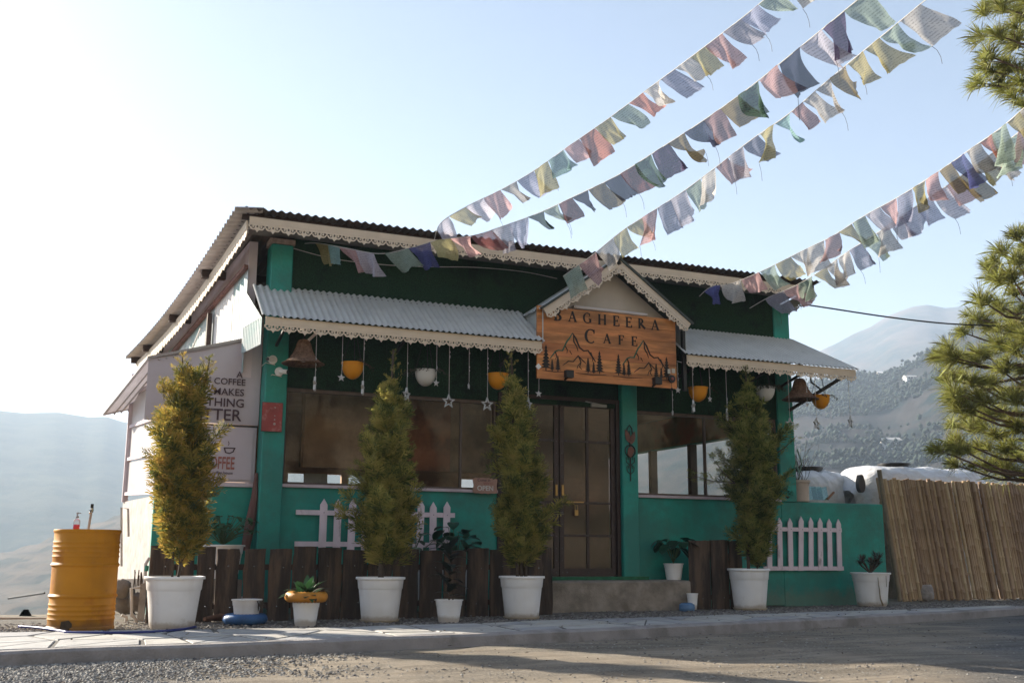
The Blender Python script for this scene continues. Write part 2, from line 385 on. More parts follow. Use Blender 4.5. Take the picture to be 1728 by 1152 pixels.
GRAV = mat('grey_gravel', (.21, .195, .18), .9, .2, 10, island=.6)
P_ = []
for i in range(16000):
    u = rs.uniform(-1.2, 2.6); v = pl(KF, u)-abs(rs.gauss(0, 1.1))-.02
    if rs.random() < (2.3-u)/2.2 + .25*noise.noise(V((u*2, v*2, 0))): P_.append((u, v, ROADZ+.006, rs.uniform(.006, .018)))
for i in range(3500):
    u = rs.uniform(0, 9); v = rs.uniform(4.5, pl(KF, u)-.03); P_.append((u, v, ROADZ+.002, rs.uniform(.004, .013)*(1.6 if rs.random() < .04 else 1)))
pebbles('road_gravel', P_, GRAV, 'loose grey gravel lying on the dirt road')
P_ = []
for i in range(11000):
    u = rs.uniform(-1, 14.5); v = pl(KI, u)+abs(rs.gauss(0, .55)); P_.append((u, v, -.008, rs.uniform(.006, .02)))
pebbles('strip_gravel', P_, mat('strip_gravel', (.17, .155, .145), .9, .2, 10, island=.6), 'loose gravel strip along the foot of pots')

# ------------------------------------------------------------------ hills
def hill_mat(name, a, b_, sc, terr=0.):
    mt = bpy.data.materials.new(name); mt.use_nodes = True; nt = mt.node_tree; p = nt.nodes['Principled BSDF']; L = nt.links.new
    ge = N(nt, 'ShaderNodeNewGeometry')
    nz = N(nt, 'ShaderNodeTexNoise'); nz.inputs['Scale'].default_value = sc; nz.inputs['Detail'].default_value = 9; nz.inputs['Roughness'].default_value = .68; L(ge.outputs['Position'], nz.inputs['Vector'])
    cr = N(nt, 'ShaderNodeValToRGB'); e = cr.color_ramp.elements; e[0].position = .42; e[1].position = .56; e[0].color = (*a, 1); e[1].color = (*b_, 1); L(nz.outputs[0], cr.inputs[0]); out = cr.outputs[0]
    if terr:
        sp = N(nt, 'ShaderNodeSeparateXYZ'); L(ge.outputs['Position'], sp.inputs[0])
        ma = N(nt, 'ShaderNodeMath', operation='MULTIPLY_ADD'); ma.inputs[1].default_value = 9; L(nz.outputs[0], ma.inputs[0])
        mz = N(nt, 'ShaderNodeMath', operation='MULTIPLY'); mz.inputs[1].default_value = terr; L(sp.outputs[2], mz.inputs[0]); L(mz.outputs[0], ma.inputs[2])
        sn = N(nt, 'ShaderNodeMath', operation='SINE'); L(ma.outputs[0], sn.inputs[0])
        r2 = N(nt, 'ShaderNodeValToRGB'); r2.color_ramp.elements[0].position = .1; r2.color_ramp.elements[1].position = .75; L(sn.outputs[0], r2.inputs[0])
        mx = N(nt, 'ShaderNodeMix', data_type='RGBA'); mx.inputs[7].default_value = (*[q*1.25 for q in b_], 1)
        mf = N(nt, 'ShaderNodeMath', operation='MULTIPLY'); mf.inputs[1].default_value = .55; L(r2.outputs[0], mf.inputs[0])
        L(mf.outputs[0], mx.inputs[0]); L(out, mx.inputs[6]); out = mx.outputs[2]
    L(out, p.inputs['Base Color']); p.inputs['Roughness'].default_value = 1; p.inputs['Specular IOR Level'].default_value = .05
    bp = N(nt, 'ShaderNodeBump'); bp.inputs['Strength'].default_value = .8; bp.inputs['Distance'].default_value = 4/sc*.02; L(nz.outputs[0], bp.inputs['Height']); L(bp.outputs[0], p.inputs['Normal'])
    return mt

def hdir(px):
    r = FW + RT*((px-864)/FPX); h = V((r.x, r.y, 0)); return h.normalized()
def hz(px, py, D):
    r = FW + RT*((px-864)/FPX) - UP*((py-576)/FPX); return CAMZ + r.z/math.hypot(r.x, r.y)*D
def hill(name, label, prof, D, foot, base, mt_, step=12, rows_=34, rough=.03, terr=0, pw=1.0, seed=0, trees=None):
    b_ = MB(); xs = []; x = prof[0][0]
    while x < prof[-1][0]:
        xs.append(x); x += step if -250 < x < 2000 else step*6
    xs.append(prof[-1][0]); pos = {}
    for i, px in enumerate(xs):
        zr = hz(px, pl(prof, px), D); h = hdir(px)
        for j in range(rows_+7):
            if j <= rows_:
                s = j/rows_; dist = foot+(D-foot)*s; z = base+(zr-base)*s**pw
                amp = rough*(zr-base)*(math.sin(math.pi*min(1, s*1.0))*.9+.12)
                q = h*dist; z += amp*(noise.noise(V((q.x, q.y, seed))*(6/D))*1.4+noise.noise(V((q.x, q.y, seed))*(22/D))*.55+noise.noise(V((q.x, q.y, seed))*(70/D))*.22)
                if terr: z = z*.35+(math.floor(z/terr)*terr+min(1, (z/terr % 1)*2.5)*terr)*.65
            else:
                k = j-rows_; dist = D+k*D*.12; z = zr-(zr-base)*(k/6)**1.2
            pos[i, j] = V((h.x*dist, h.y*dist, z)); b_.v.append(pos[i, j])
    c_ = rows_+7
    for i in range(len(xs)-1):
        for j in range(c_-1): b_.f.append([i*c_+j, (i+1)*c_+j, (i+1)*c_+j+1, i*c_+j+1])
    o = b_.build(name, mt_, smooth=60); tag(o, label, kind='structure'); return o, pos, xs

b_ = MB(); xs = [-260+13*i for i in range(41)]; ys = [-9-2*i for i in range(12)]+[-33-7*i for i in range(26)]
for y in ys:
    for x in xs: b_.v.append(V((x, y, ROADZ-.05+max(0, -y-20)*.48*(1+.25*noise.noise(V((x*.012, y*.01, 3))))+1.6*noise.noise(V((x*.06, y*.06, 0)))*min(1, max(0, -y-20)/12))))
for j in range(len(ys)-1):
    for i in range(len(xs)-1): b_.f.append([j*41+i+1, j*41+i, (j+1)*41+i, (j+1)*41+i+1])
tag(b_.build('hill', hill_mat('cut_slope', (.12, .115, .08), (.33, .28, .2), .16), smooth=60), 'dry brown slope above the road, reflected in the windows', kind='structure')
tag(MB().lathe([(.1, 0), (300, 0), (1200, -2), (4200, -4)], (0, 0, -72), 64).build('valley_floor', hill_mat('valley', (.05, .06, .035), (.12, .1, .07), .01)), 'hazy valley floor far below the terrace', kind='structure')
hill('hill', 'pale hazy forested hill behind the yellow drum', [(-2600, 640), (-1500, 700), (-700, 650), (-300, 668), (-60, 690), (0, 692), (50, 697), (110, 696), (160, 704), (190, 703), (215, 711), (300, 728), (600, 790), (1000, 850)], 1500, 600, -60, hill_mat('hazy_wood', (.025, .04, .02), (.06, .065, .035), .02), step=8, seed=3, rough=.02)
hill('hill', 'brown terraced spur rising behind the yellow drum', [(-2600, 1100), (-1200, 1060), (-400, 1000), (0, 946), (40, 934), (85, 922), (130, 905), (175, 890), (205, 878), (300, 850), (500, 830), (800, 840), (1000, 880)], 620, 60, -45, hill_mat('terraced_brown', (.035, .04, .032), (.095, .075, .055), .035, terr=1.1), step=8, rows_=80, rough=.06, terr=4, seed=9)
hill('mountain', 'far blue mountain fading into haze behind the wrapped tanks', [(600, 800), (1000, 720), (1200, 672), (1330, 618), (1385, 592), (1412, 580), (1440, 565), (1470, 553), (1500, 535), (1520, 527), (1545, 518), (1570, 514), (1600, 519), (1640, 514), (1700, 522), (1800, 500), (2300, 470), (3600, 560)], 1650, 600, -60, hill_mat('far_rock', (.025, .04, .042), (.09, .075, .07), .009), step=8, rows_=40, rough=.05, seed=21)
_, hp, hx = hill('hill', 'dark wooded terraced hillside behind the bamboo fence', [(700, 880), (1000, 800), (1200, 720), (1340, 662), (1400, 643), (1440, 638), (1480, 641), (1510, 632), (1540, 616), (1575, 596), (1610, 572), (1660, 535), (1728, 500), (1900, 440), (2400, 400), (3600, 480)], 640, 80, -50, hill_mat('wooded_terrace', (.013, .024, .026), (.036, .033, .032), .03, terr=.6), step=8, rows_=70, rough=.05, terr=4, seed=33)
# scrub and trees on that hillside: one far wood
b_ = MB(); HT = mat('hill_tree_leaf', (.016, .028, .018), .95, .4, .4, island=.5)
oct_ = [V(q) for q in ((1, 0, 0), (0, 1, 0), (-1, 0, 0), (0, -1, 0), (0, 0, 1), (.6, .6, .55), (-.6, .6, .5), (-.6, -.6, .6), (.6, -.6, .5), (0, 0, -.5))]
OF = [(0, 1, 5), (1, 2, 6), (2, 3, 7), (3, 0, 8), (5, 1, 6), (6, 2, 7), (7, 3, 8), (8, 0, 5), (5, 6, 4), (6, 7, 4), (7, 8, 4), (8, 5, 4), (0, 9, 1), (1, 9, 2), (2, 9, 3), (3, 9, 0)]
rh = random.Random(5); keys = [k for k in hp if 1230 < hx[k[0]] < 1900 and 26 < k[1] <= 70]
for i in range(11000):
    k = rh.choice(keys); p = hp[k]; a = noise.noise(p*.013)
    if k[1] < 67 and a+.5*noise.noise(p*.06) < rh.uniform(.0, .22): continue
    for q in range(2):
        r = rh.uniform(.45, 1.25)*(1.1 if k[1] > 66 else 1); c_ = p+V((rh.uniform(-4, 4), rh.uniform(-4, 4), r*.7+rh.uniform(0, 1.5)*q)); s = rh.uniform(.9, 1.7)
        b_.add([c_+V((w.x*r*rh.uniform(.7, 1.2), w.y*r*rh.uniform(.7, 1.2), w.z*r*s)) for w in oct_], OF)
tag(b_.build('hillside_wood', HT), 'scattered dark trees covering the near hillside', 'trees', kind='stuff')
HOUSEW = mat('whitewash', (.7, .68, .64), .8, .1, 1); HOUSER = mat('tin_roof', (.4, .38, .36), .6, .2, 1); HDOOR = mat('house_opening', (.06, .05, .045), .7, .1, 1)
def far_house(px, py, w, h_, label, roofm):
    best = min(keys, key=lambda k: (lambda q: abs(864+FPX*q.dot(RT)/q.dot(FW)-px)+abs(576-FPX*q.dot(UP)/q.dot(FW)-py))(hp[k]-V((0, 0, CAMZ))))
    p = hp[best]; t = thing('far_house', label, 'house', p, 'far hillside houses'); e = V((RT.x, RT.y, 0)).normalized(); f = V((-e.y, e.x, 0))
    def bx(a0, a1, b0, b1, z0, z1): return MB().hexa([p+e*a+f*b+V((0, 0, z)) for z in (z0, z1) for a, b in ((a0, b0), (a1, b0), (a1, b1), (a0, b1))])
    bx(-w/2, w/2, -2, 3, -2, h_).build('wall', HOUSEW, t)
    MB().prism([(-2.6, h_+.02), (3.6, h_+.02), (.5, h_+1.3)], p+e*(w/2+.4), f, (0, 0, 1), w+.8).build('roof', roofm, t)
    bx(-.5, .5, -2.05, -1.98, 0, 2).build('door', HDOOR, t)
    for a in (-w*.32, w*.25): bx(a, a+1, -2.05, -1.98, .9, 2).build('window', HDOOR, t)
far_house(1485, 634, 4.2, 2.2, 'small bright white house on the ridge shoulder of the near hill', HOUSEW)
far_house(1535, 643, 5.5, 1.9, 'long low grey roofed house below the ridge trees', HOUSER)
far_house(1500, 760, 6, 2.6, 'small house among the dark terraces lower on the hillside', HOUSER)
# the air: thin even haze that fades the far hills
hm = bpy.data.materials.new('valley_haze'); hm.use_nodes = True; nt = hm.node_tree; nt.nodes.remove(nt.nodes['Principled BSDF'])
pv = N(nt, 'ShaderNodeVolumePrincipled'); pv.inputs['Color'].default_value = (.64, .79, 1, 1); pv.inputs['Density'].default_value = .00043; pv.inputs['Anisotropy'].default_value = .15
nt.links.new(pv.outputs[0], nt.nodes['Material Output'].inputs['Volume'])
haze = MB().box(-4400, 4400, -4400, 4400, -140, 425).build('haze', hm); tag(haze, 'thin pale valley haze', 'haze', kind='stuff')
# ------------------------------------------------------------------ the cafe
S = V((-.111, .994, 0)).normalized()            # the side of the house runs back along S
cafe = thing('cafe_building', 'teal single storey cafe with corrugated roof and scroll trimmed eaves', 'building', (2, 12.5, 0))
YW = 12.5
def add(name, mb_, mt_, parent=cafe, **k): return mb_.build(name, mt_, parent, **k)
def bevel_box(x0, x1, y0, y1, z0, z1, b=.012):
    m_ = MB(); o = []
    for z, i in ((z0, 0), (z1-b, 0), (z1, b)):
        o += [(x0+b+i, y0+i, z), (x1-b-i, y0+i, z), (x1-i, y0+b+i, z), (x1-i, y1-b-i, z), (x1-b-i, y1-i, z), (x0+b+i, y1-i, z), (x0+i, y1-b-i, z), (x0+i, y0+b+i, z)]
    m_.v = [V(q) for q in o]
    for r in (0, 8):
        for k in range(8): m_.f.append([r+k, r+(k+1) % 8, r+8+(k+1) % 8, r+8+k])
    m_.f.append([16+k for k in range(8)]); m_.f.append([7-k for k in range(8)]); return m_
# walls
w = add('wall', MB().box(2.48, 5.2, YW, YW+.16, 0, 1.425), TEAL); w['label'] = 'teal dado wall under the large window'
w = add('wall', MB().box(7.2, 9.56, YW, YW+.16, 0, 1.425), TEAL); w['label'] = 'teal dado wall beside the door'
w = add('low_wall', bevel_box(9.563, 11.42, YW+.003, YW+.2, -.05, 1.43), TEAL); w['label'] = 'low teal garden wall running on past the corner'
for a, b in ((2.22, 2.48), (6.96, 7.2), (9.56, 9.84)):
    p = add('pillar', bevel_box(a, b, YW-(.09 if a < 9 else .02), YW+.2, {2.22: -.05, 6.96: .3}.get(a, 1.431), 4.31 if a != 6.96 else 3.2), TEAL)
add('pillar_capping', MB().box(2.2, 2.5, YW-.08, YW+.19, 4.315, 4.38), mat('brick_capping', (.4, .3, .25), .9, .3, 20, .4, 60))
SILL = mat('sill_paint', (.52, .43, .47), .6, .12, 6, .1, 40, col2=(.36, .3, .3), c2amt=.35)
for a, b in ((2.485, 5.195), (7.205, 9.555)): add('window_sill', MB().box(a, b, YW-.035, YW+.1, 1.427, 1.462), SILL)
# upper turf-clad wall in panels, above the window heads
for i, (a, b) in enumerate(((2.484, 3.7), (3.706, 4.95), (4.956, 6.2), (6.206, 7.35), (7.356, 8.5), (8.506, 9.556))):
    o = add('turf_panel', MB().box(a, b, YW, YW+.09, 2.6, 4.42), TURF)
# scuffed skirting of synthetic grass: real blades so that the edge is not clean
g = MB(); rb = random.Random(2)
for i in range(16000):
    x = rb.uniform(2.5, 9.5); z = rb.uniform(2.61, 4.4); a = rb.uniform(0, 6.28); l = rb.uniform(.012, .028)
    p = V((x, YW-.001, z)); t = p+V((math.cos(a)*l*.8, -l*rb.uniform(.5, 1), math.sin(a)*l*.8)); s = V((math.sin(a), 0, -math.cos(a)))*.003
    g.add([p-s, p+s, t], [(0, 1, 2)])
add('turf_blades', g, mat('turf_blade', (.014, .062, .026), .8, .3, 20, island=.5), kind='stuff')
# windows: frames, mullions and panes
WF = mat('window_frame_wood', (.11, .08, .065), .6, .25, 10, .1, 50, streak=(1, 1, .3))
PANE = glass_mat('shop_glass', (.86, .86, .84), 0)
def window(x0, x1, z0, z1, mull):
    t = add('window', MB().box(x0, x1, YW+.03, YW+.1, z1-.03, z1+.012).box(x0, x1, YW+.03, YW+.1, z0, z0+.025).box(x0, x0+.03, YW+.03, YW+.1, z0+.026, z1-.031).box(x1-.03, x1, YW+.03, YW+.1, z0+.026, z1-.031), WF)
    e = [x0+.03]+mull+[x1-.03]
    for a, b in zip(e, e[1:]):
        MB().box(a+.014, b-.014, YW+.055, YW+.061, z0+.026, z1-.031).build('pane', PANE, t)
        if b != e[-1]: MB().box(b-.012, b+.012, YW+.04, YW+.09, z0+.026, z1-.031).build('mullion', WF, t)
window(2.485, 5.19, 1.465, 2.585, [4.72]); window(7.205, 9.55, 1.465, 2.585, [8.35])
# door: two riveted metal leaves with glazed panels
FR = mat('door_frame', (.035, .02, .018), .5, .2, 12, metal=.2)
add('door_frame', MB().box(5.2, 5.245, YW-.03, YW+.1, .36, 2.66).box(6.905, 6.955, YW-.03, YW+.1, .36, 2.66).box(5.2, 6.955, YW-.032, YW+.1, 2.661, 2.71), FR)
SCREEN = glass_mat('door_mesh_glass', (.5, .44, .42), .0, .06, k=1.)
for k, (a, b) in enumerate(((5.25, 6.065), (6.085, 6.9))):
    y0, y1 = YW+.01, YW+.05
    d = add('door', MB().box(a, a+.06, y0, y1, .4, 2.65).box(b-.06, b, y0, y1, .4, 2.65).box(a+.061, b-.061, y0, y1, .4, .5).box(a+.061, b-.061, y0, y1, 2.59, 2.65), BROWNM)
    d['label'] = 'brown metal door leaf with dark glazing'
    w3 = (b-a-.12)/2
    MB().box(a+.06+w3-.018, a+.06+w3+.018, y0+.004, y1-.004, .501, 2.589).build('stile', BROWNM, d)
    for z in (.9, 1.32, 2.12): MB().box(a+.061, b-.061, y0+.006, y1-.006, z, z+.03).build('rail', BROWNM, d)
    MB().box(a+.058, b-.058, y0+.018, y0+.023, .49, 2.6).build('pane', SCREEN, d)
    rv = MB()
    for x in (a+.03, b-.03):
        for i in range(15): rv.lathe([(.008, 0), (.006, .004), (.001, .006)], (x, y0, .45+i*.152), 6, axis=(0, -1, 0))
    for x_ in range(5):
        for z in (.45, .915, 1.335, 2.135, 2.62): rv.lathe([(.008, 0), (.006, .004), (.001, .006)], (a+.1+x_*(b-a-.2)/4, y0+(0 if z in (.45, 2.62) else .006), z), 6, axis=(0, -1, 0))
    rv.build('rivet_row', STEEL, d, kind='stuff')
    if k:
        MB().box(a+.02, a+.05, y0-.014, y0, 1.42, 1.56).box(a+.015, a+.34, y0-.012, y0-.002, 1.335, 1.35).build('bolt', BRASS, d)
        lk = MB().box(a+.2, a+.25, y0-.03, y0-.008, 1.17, 1.24).tube([(a+.207, y0-.02, 1.24), (a+.207, y0-.02, 1.3), (a+.243, y0-.02, 1.3), (a+.243, y0-.02, 1.24)], .006, 6); lk.build('padlock', BRASS, d)
        MB().box(a+.45, a+.68, y0-.04, y0-.005, 2.6, 2.64).bar((a+.68, y0-.02, 2.63), (a+.35, y0-.06, 2.66), .015, .012).build('door_closer', mat('grey_closer', (.3, .3, .3), .4, .1, 9), d)
    else:
        MB().box(b-.05, b-.02, y0-.014, y0, 1.42, 1.56).build('bolt', BRASS, d)
# step
st = MB()
nst = 22; prof = []
for i in range(nst+1):
    x = 5.17+(7.7-5.17)*i/nst; j = .012*noise.noise(V((x*4, 0, 0)))
    st.v += [V((x, 11.98+j, -.03)), V((x, 11.995+j+.01*noise.noise(V((x*9, 1, 0))), .18)), V((x, 12.0+j, .335)), V((x, 12.03, .355+j*.4)), V((x, YW+.15, .358))]
for i in range(nst):
    for k in range(4): st.f.append([i*5+k, (i+1)*5+k, (i+1)*5+k+1, i*5+k+1])
st.f += [[4, 3, 2, 1, 0], [nst*5+k for k in range(5)]]
add('door_step', st, CONC)
add('threshold', MB().box(5.2, 7.3, YW-.14, YW-.092, .34, .4).box(5.2, 6.955, YW-.091, YW+.0, .345, .398), mat('mossy_green_paint', (.02, .12, .06), .8, .3, 9, .3, 50))

# roof
RZ = 4.56; RB = 3.83; FRY = 11.93
def sag(t): return .15*math.sin(math.pi*min(1, max(0, t)))
fl = V((1.8, FRY, RZ)); fr = V((10.02, FRY, RZ)); depth = 6.45
bl = V((1.8, FRY, 0))+S*depth; bl.z = RB
rn = V((0, RZ-RB, depth)).normalized()
def bent(mb_):                                  # the long sheets sag between the purlins
    for q in mb_.v: q.z -= sag((q.y-FRY)/(depth*S.y))
    return mb_
rm = MB()
for i in range(8): rm.sheet(fl+(bl-fl)*(i/8), fr-fl, (bl-fl)/8, .1, .014, rn)
roof = add('roof', bent(rm), ROOFT, smooth=180)
add('verge_sheet', bent(MB().sheet(V((1.7, FRY-.03, RZ-.03)), V(bl)-fl, V((.32, .0, .035)), .11, .02, (-.2, 0, 1))), mat('verge_metal', (.5, .45, .43), .5, .15, 8, metal=.15), roof, smooth=180)
MB().box(1.8, 9.98, FRY+.13, FRY+.17, RZ-.1, RZ-.02).build('ridge_purlin', DWOOD, roof)
# rafters and purlin ends showing at the open gable
for k in (1.75, 3.55, 5.35, 6.3):
    p = V((1.79, FRY+.02, RZ-.085))+S*k+V((0, 0, -(RZ-RB)*k/depth-sag(k/depth))); MB().bar(p+V((-.02, 0, 0)), p+V((1.0, 0, 0)), .09, .1).build('purlin', DWOOD, roof)
bk = MB()
bk.hexa([V((1.99, YW+.12, 2.7)), V((2.09, YW+.12, 2.7)), V((2.1, YW+.05, 2.7))+S*5.8, V((2.0, YW+.05, 2.7))+S*5.8,
         V((1.99, YW+.12, 4.36)), V((2.09, YW+.12, 4.36)), V((2.1, YW+.05, 3.72))+S*5.8, V((2.0, YW+.05, 3.72))+S*5.8])
side = add('side_wall', bk, LILAC)
# corrugated cladding on the gable side, below a slanted angle iron
for k0, k1, mt_ in ((.02, .62, WSHEET), (.64, 1.5, mat('white_flat', (.68, .67, .66), .6, .08, 3)), (1.52, 2.7, WSHEET), (2.72, 4.2, WSHEET), (4.22, 5.7, WSHEET)):
    o = V((1.985, YW+.06, 2.75))+S*k0; z1 = 4.0-.115*k0
    MB().sheet(o, S*(k1-k0), V((0, 0, z1-2.75)), .09, .008, (-1, 0, 0)).build('cladding_sheet', mt_, side, smooth=180)
o = V((1.95, YW+.04, 4.02)); MB().bar(o, o+S*5.7+V((0, 0, -.66)), .05, .05).build('angle_iron', mat('rusty_iron', (.16, .075, .06), .8, .3, 12, .2, 60), side)
MB().bar(V((1.94, YW, 2.7))+S*1.62, V((1.94, YW, 3.75))+S*1.62, .06, .09).build('post', DWOOD, side)
MB().tube([V((1.9, YW, 2.75))+S*2.5, V((1.9, YW, 3.3))+S*2.5, V((1.9, YW, 3.6))+S*1.9], .012, 6).build('conduit', CORD, side)

# scroll-cut trim: one unit, shared by every repeat
TU = .18
def trim_unit():
    m_ = MB(); D_ = .012; ex, ey = V((1, 0, 0)), V((0, 1, 0)); o = V((0, 0, 0)); k = 0
    def off():
        nonlocal k; k += 1; return o+V((0, 0, .0004*k))
    c = TU/2
    m_.prism([(0, .006), (0, -.022), (TU, -.022), (TU, .006)], off(), ex, ey, D_)
    for s in (-1, 1):
        ring = [(c+s*(.046+.0285*math.cos(R(q))), -.043+.0285*math.sin(R(q))) for q in range(60, 361, 20)]
        m_.ribbon(ring, .0165, off(), ex, ey, D_)
        m_.prism([(c+s*.046+.0125*math.cos(R(q)), -.04+.0125*math.sin(R(q))) for q in range(0, 360, 40)], off(), ex, ey, D_)
        m_.prism([(c+s*.046-.006, -.02), (c+s*.046-.006, -.04), (c+s*.046+.006, -.04), (c+s*.046+.006, -.02)], off(), ex, ey, D_)
        m_.prism([(c+s*.09-.011, -.02), (c+s*.09-.006, -.05), (c+s*.09+.006, -.05), (c+s*.09+.011, -.02)], off(), ex, ey, D_)
    m_.prism([(c, -.108), (c+.014, -.086), (c+.036, -.074), (c+.02, -.06), (c-.02, -.06), (c-.036, -.074), (c-.014, -.086)], off(), ex, ey, D_)
    m_.prism([(c-.017, -.02), (c-.017, -.034), (c-.006, -.034), (c-.006, -.02)], off(), ex, ey, D_)
    m_.prism([(c+.006, -.02), (c+.006, -.034), (c+.017, -.034), (c+.017, -.02)], off(), ex, ey, D_)
    m_.prism([(c-.02, -.05), (c-.02, -.064), (c+.02, -.064), (c+.02, -.05)], off(), ex, ey, D_)
    me = bpy.data.meshes.new('trim_scroll'); me.from_pydata([tuple(q) for q in m_.v], [], m_.f); me.update(); me.materials.append(CREAM); return me
TRIM = trim_unit()
def fascia(name, a, b, h, out, parent=cafe, trim_from=0., label=None):
    """a board from a to b (its top edge) with a row of scroll units below; out = the way it faces"""
    a = V(a); b = V(b); out = V(out).normalized(); ex = (b-a).normalized()
    if ex.cross(V((0, 0, 1))).dot(out) < 0: a, b = b, a; ex = -ex
    ey = out.cross(ex).normalized(); L_ = (b-a).length
    o = MB().prism([(0, 0), (0, -h), (L_, -h), (L_, 0)], a+out*.012, ex, ey, .02).build(name, CREAM, parent)
    if label: o['label'] = label
    k = int(round(L_/TU)); sc = L_/(k*TU)
    for i in range(k):
        piece('trim_scroll', TRIM, o, frame(a+ex*(i*TU*sc)-ey*(h+.004)+out*.008, ex*sc, ey))
    return o
fascia('eaves_fascia', (1.875, 12.0, 4.475), (5.86, 12.0, 4.475), .07, (0, -1, 0))
fascia('eaves_fascia', (5.864, 12.0, 4.475), (9.9, 12.0, 4.475), .07, (0, -1, 0))
o = V((1.86, 12.01, 4.44)); e = V((0, 0, -(RZ-RB)/depth*1.0))
for k0, k1 in ((.03, 1.05), (1.06, 2.1), (2.12, 3.2), (3.21, 4.25), (4.27, 5.3), (5.31, 6.3)): fascia('verge_fascia', o+S*k0+e*k0+V((0, 0, -sag(k0/depth))), o+S*k1+e*k1+V((0, 0, -sag(k1/depth))), .11, (-1, -.1, 0))
fascia('verge_fascia', (9.93, 12.01, 4.47), (9.93, 13.4, 4.31), .1, (1, 0, 0))
add('lining', MB().box(9.555, 9.575, YW+.22, 17.6, 2.46, 2.94), mat('mossy_lining', (.3, .25, .13), .8, .4, 3, col2=(.35, .17, .09), c2amt=.5, c2scale=1.5))
add('soffit', MB().box(2.0, 9.85, 12.03, YW+.05, 4.425, 4.437), mat('soffit_board', (.22, .2, .18), .8, .2, 5))
# right gable side and back
add('side_wall', MB().hexa([V((9.58, YW+.21, 2.45)), V((9.74, YW+.21, 2.45)), V((9.74, 18.2, 2.45)), V((9.58, 18.2, 2.45)), V((9.58, YW+.21, 4.36)), V((9.74, YW+.21, 4.36)), V((9.74, 18.2, 3.74)), V((9.58, 18.2, 3.74))]), TEAL)
add('side_wall', MB().box(9.58, 9.74, YW+.21, 18.2, 0, 1.46), TEAL)
for y in (13.0, 14.9, 16.15, 17.55): add('post', MB().box(9.6, 9.72, y-.05, y+.05, 1.461, 2.449), WF)

# awnings
AZ, FZ, FY = 3.8, 3.3, 11.8
def awning(u0, u1, ur=None, end=False):
    ur = u1 if ur is None else ur
    a = add('awning', MB().box(u0+.05, min(u1, ur)-.05, YW-.06, YW-.0, AZ-.1, AZ-.045), DWOOD)
    nr = V((0, -(AZ-FZ), YW-FY)).normalized(); m_ = MB()
    # sheet as quads so that its right edge may splay
    k = int((u1-u0)/.076*6)
    for side_ in (0, 1):
        n0 = len(m_.v)
        for i in range(k+1):
            t = i/k; w_ = math.sin(t*(u1-u0)/.076*2*math.pi)*.012-side_*.004
            top = V((u0+(ur-u0)*t, YW-.005, AZ)); bot = V((u0+(u1-u0)*t, FY-.05, FZ-.02)); m_.v += [bot+nr*w_, top+nr*w_]
        for i in range(k):
            q = [n0+2*i, n0+2*i+2, n0+2*i+3, n0+2*i+1]; m_.f.append(q if side_ == 0 else q[::-1])
    m_.build('roof_sheet', SHEET, a, smooth=180)
    fascia('awning_fascia', (u0+.05, FY, FZ-.028), (u1-.03, FY, FZ-.028), .07, (0, -1, 0), a)
    for x in (u0+.3, (u0+u1)/2, min(u1, ur)-.3):
        MB().bar((x, YW, 3.05), (x, FY+.06, FZ-.09), .03, .03).bar((x, YW-.01, AZ-.13), (x, FY+.04, FZ-.08), .035, .035).build('bracket', BMETAL, a)
    return a
aL = awning(2.03, 5.52)
# sunlit corrugated cheek closing the left end
MB().sheet(V((2.045, FY+.03, 2.96)), V((-.1, YW-FY-.0, .0)), V((0, 0, .31)), .06, .006, (-1, 0, 0)).build('cheek_sheet', WSHEET, aL, smooth=180)
MB().prism([(0, .31), (YW-FY, .31), (YW-FY, .78), (0, .29)], V((2.045, FY+.03, 2.96)), V((-.14, 1, 0)), V((0, 0, 1)), .006).build('cheek_panel', WSHEET, aL)
aR = awning(7.56, 10.45, 9.9)
MB().bar((9.7, YW-.1, 2.72), (10.28, FY+.02, 3.2), .035, .045).tube([(9.86, FY+.3, 3.3), (9.86, FY+.28, 3.1), (9.98, FY+.2, 2.98)], .014, 6).build('strut', BMETAL, aR)

# gabled porch over the door
PK = V((6.58, 11.8, 4.48)); EL = V((5.47, 11.8, 3.7)); ER = V((7.69, 11.8, 3.7)); gd = V((0, YW-11.8, 0))
porch = add('porch_gable', MB().prism([(5.75, 3.76), (7.41, 3.76), (6.58, 4.34)], V((0, 11.97, 0)), V((1, 0, 0)), V((0, 0, 1)), .03), mat('gable_infill', (.5, .44, .37), .7, .1, 3))
f0 = V((0, -.04, 0))
MB().sheet(EL+f0, gd-f0, PK-EL, .076, .011, (-1, 0, 1.3)).build('roof_sheet', SHEET, porch, smooth=180)
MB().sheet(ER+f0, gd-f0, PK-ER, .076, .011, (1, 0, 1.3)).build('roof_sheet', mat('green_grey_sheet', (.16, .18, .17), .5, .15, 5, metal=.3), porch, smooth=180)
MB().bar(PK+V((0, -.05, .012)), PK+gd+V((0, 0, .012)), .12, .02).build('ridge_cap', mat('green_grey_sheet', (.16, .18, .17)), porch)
for e_ in (EL, ER):
    d_ = (PK-e_).normalized(); MB().bar(e_+V((0, -.048, -.01)), PK+V((0, -.048, -.01)), .03, .03).build('verge_strip', mat('dark_green_strip', (.04, .05, .045), .5, .1, 5), porch)
    a_, b_ = e_+V((0, -.03, -.02)), PK+V((0, -.03, -.02)); s_ = 1 if e_ is EL else -1
    fascia('bargeboard', a_+(b_-a_)*.02, b_, .075, (0, -1, 0), porch)
CHEEK = mat('cheek_flat', (.5, .53, .53), .5, .06, 3)
for x, s_ in ((5.53, -1), (7.63, 1)): MB().prism([(0, 3.26 if s_ < 0 else 3.3), (.66, 3.72), (.66, 3.74), (0, 3.72)], V((x, 11.83, 0)), V((0, 1, 0)), V((0, 0, 1)), .012).build('cheek_panel', CHEEK, porch)
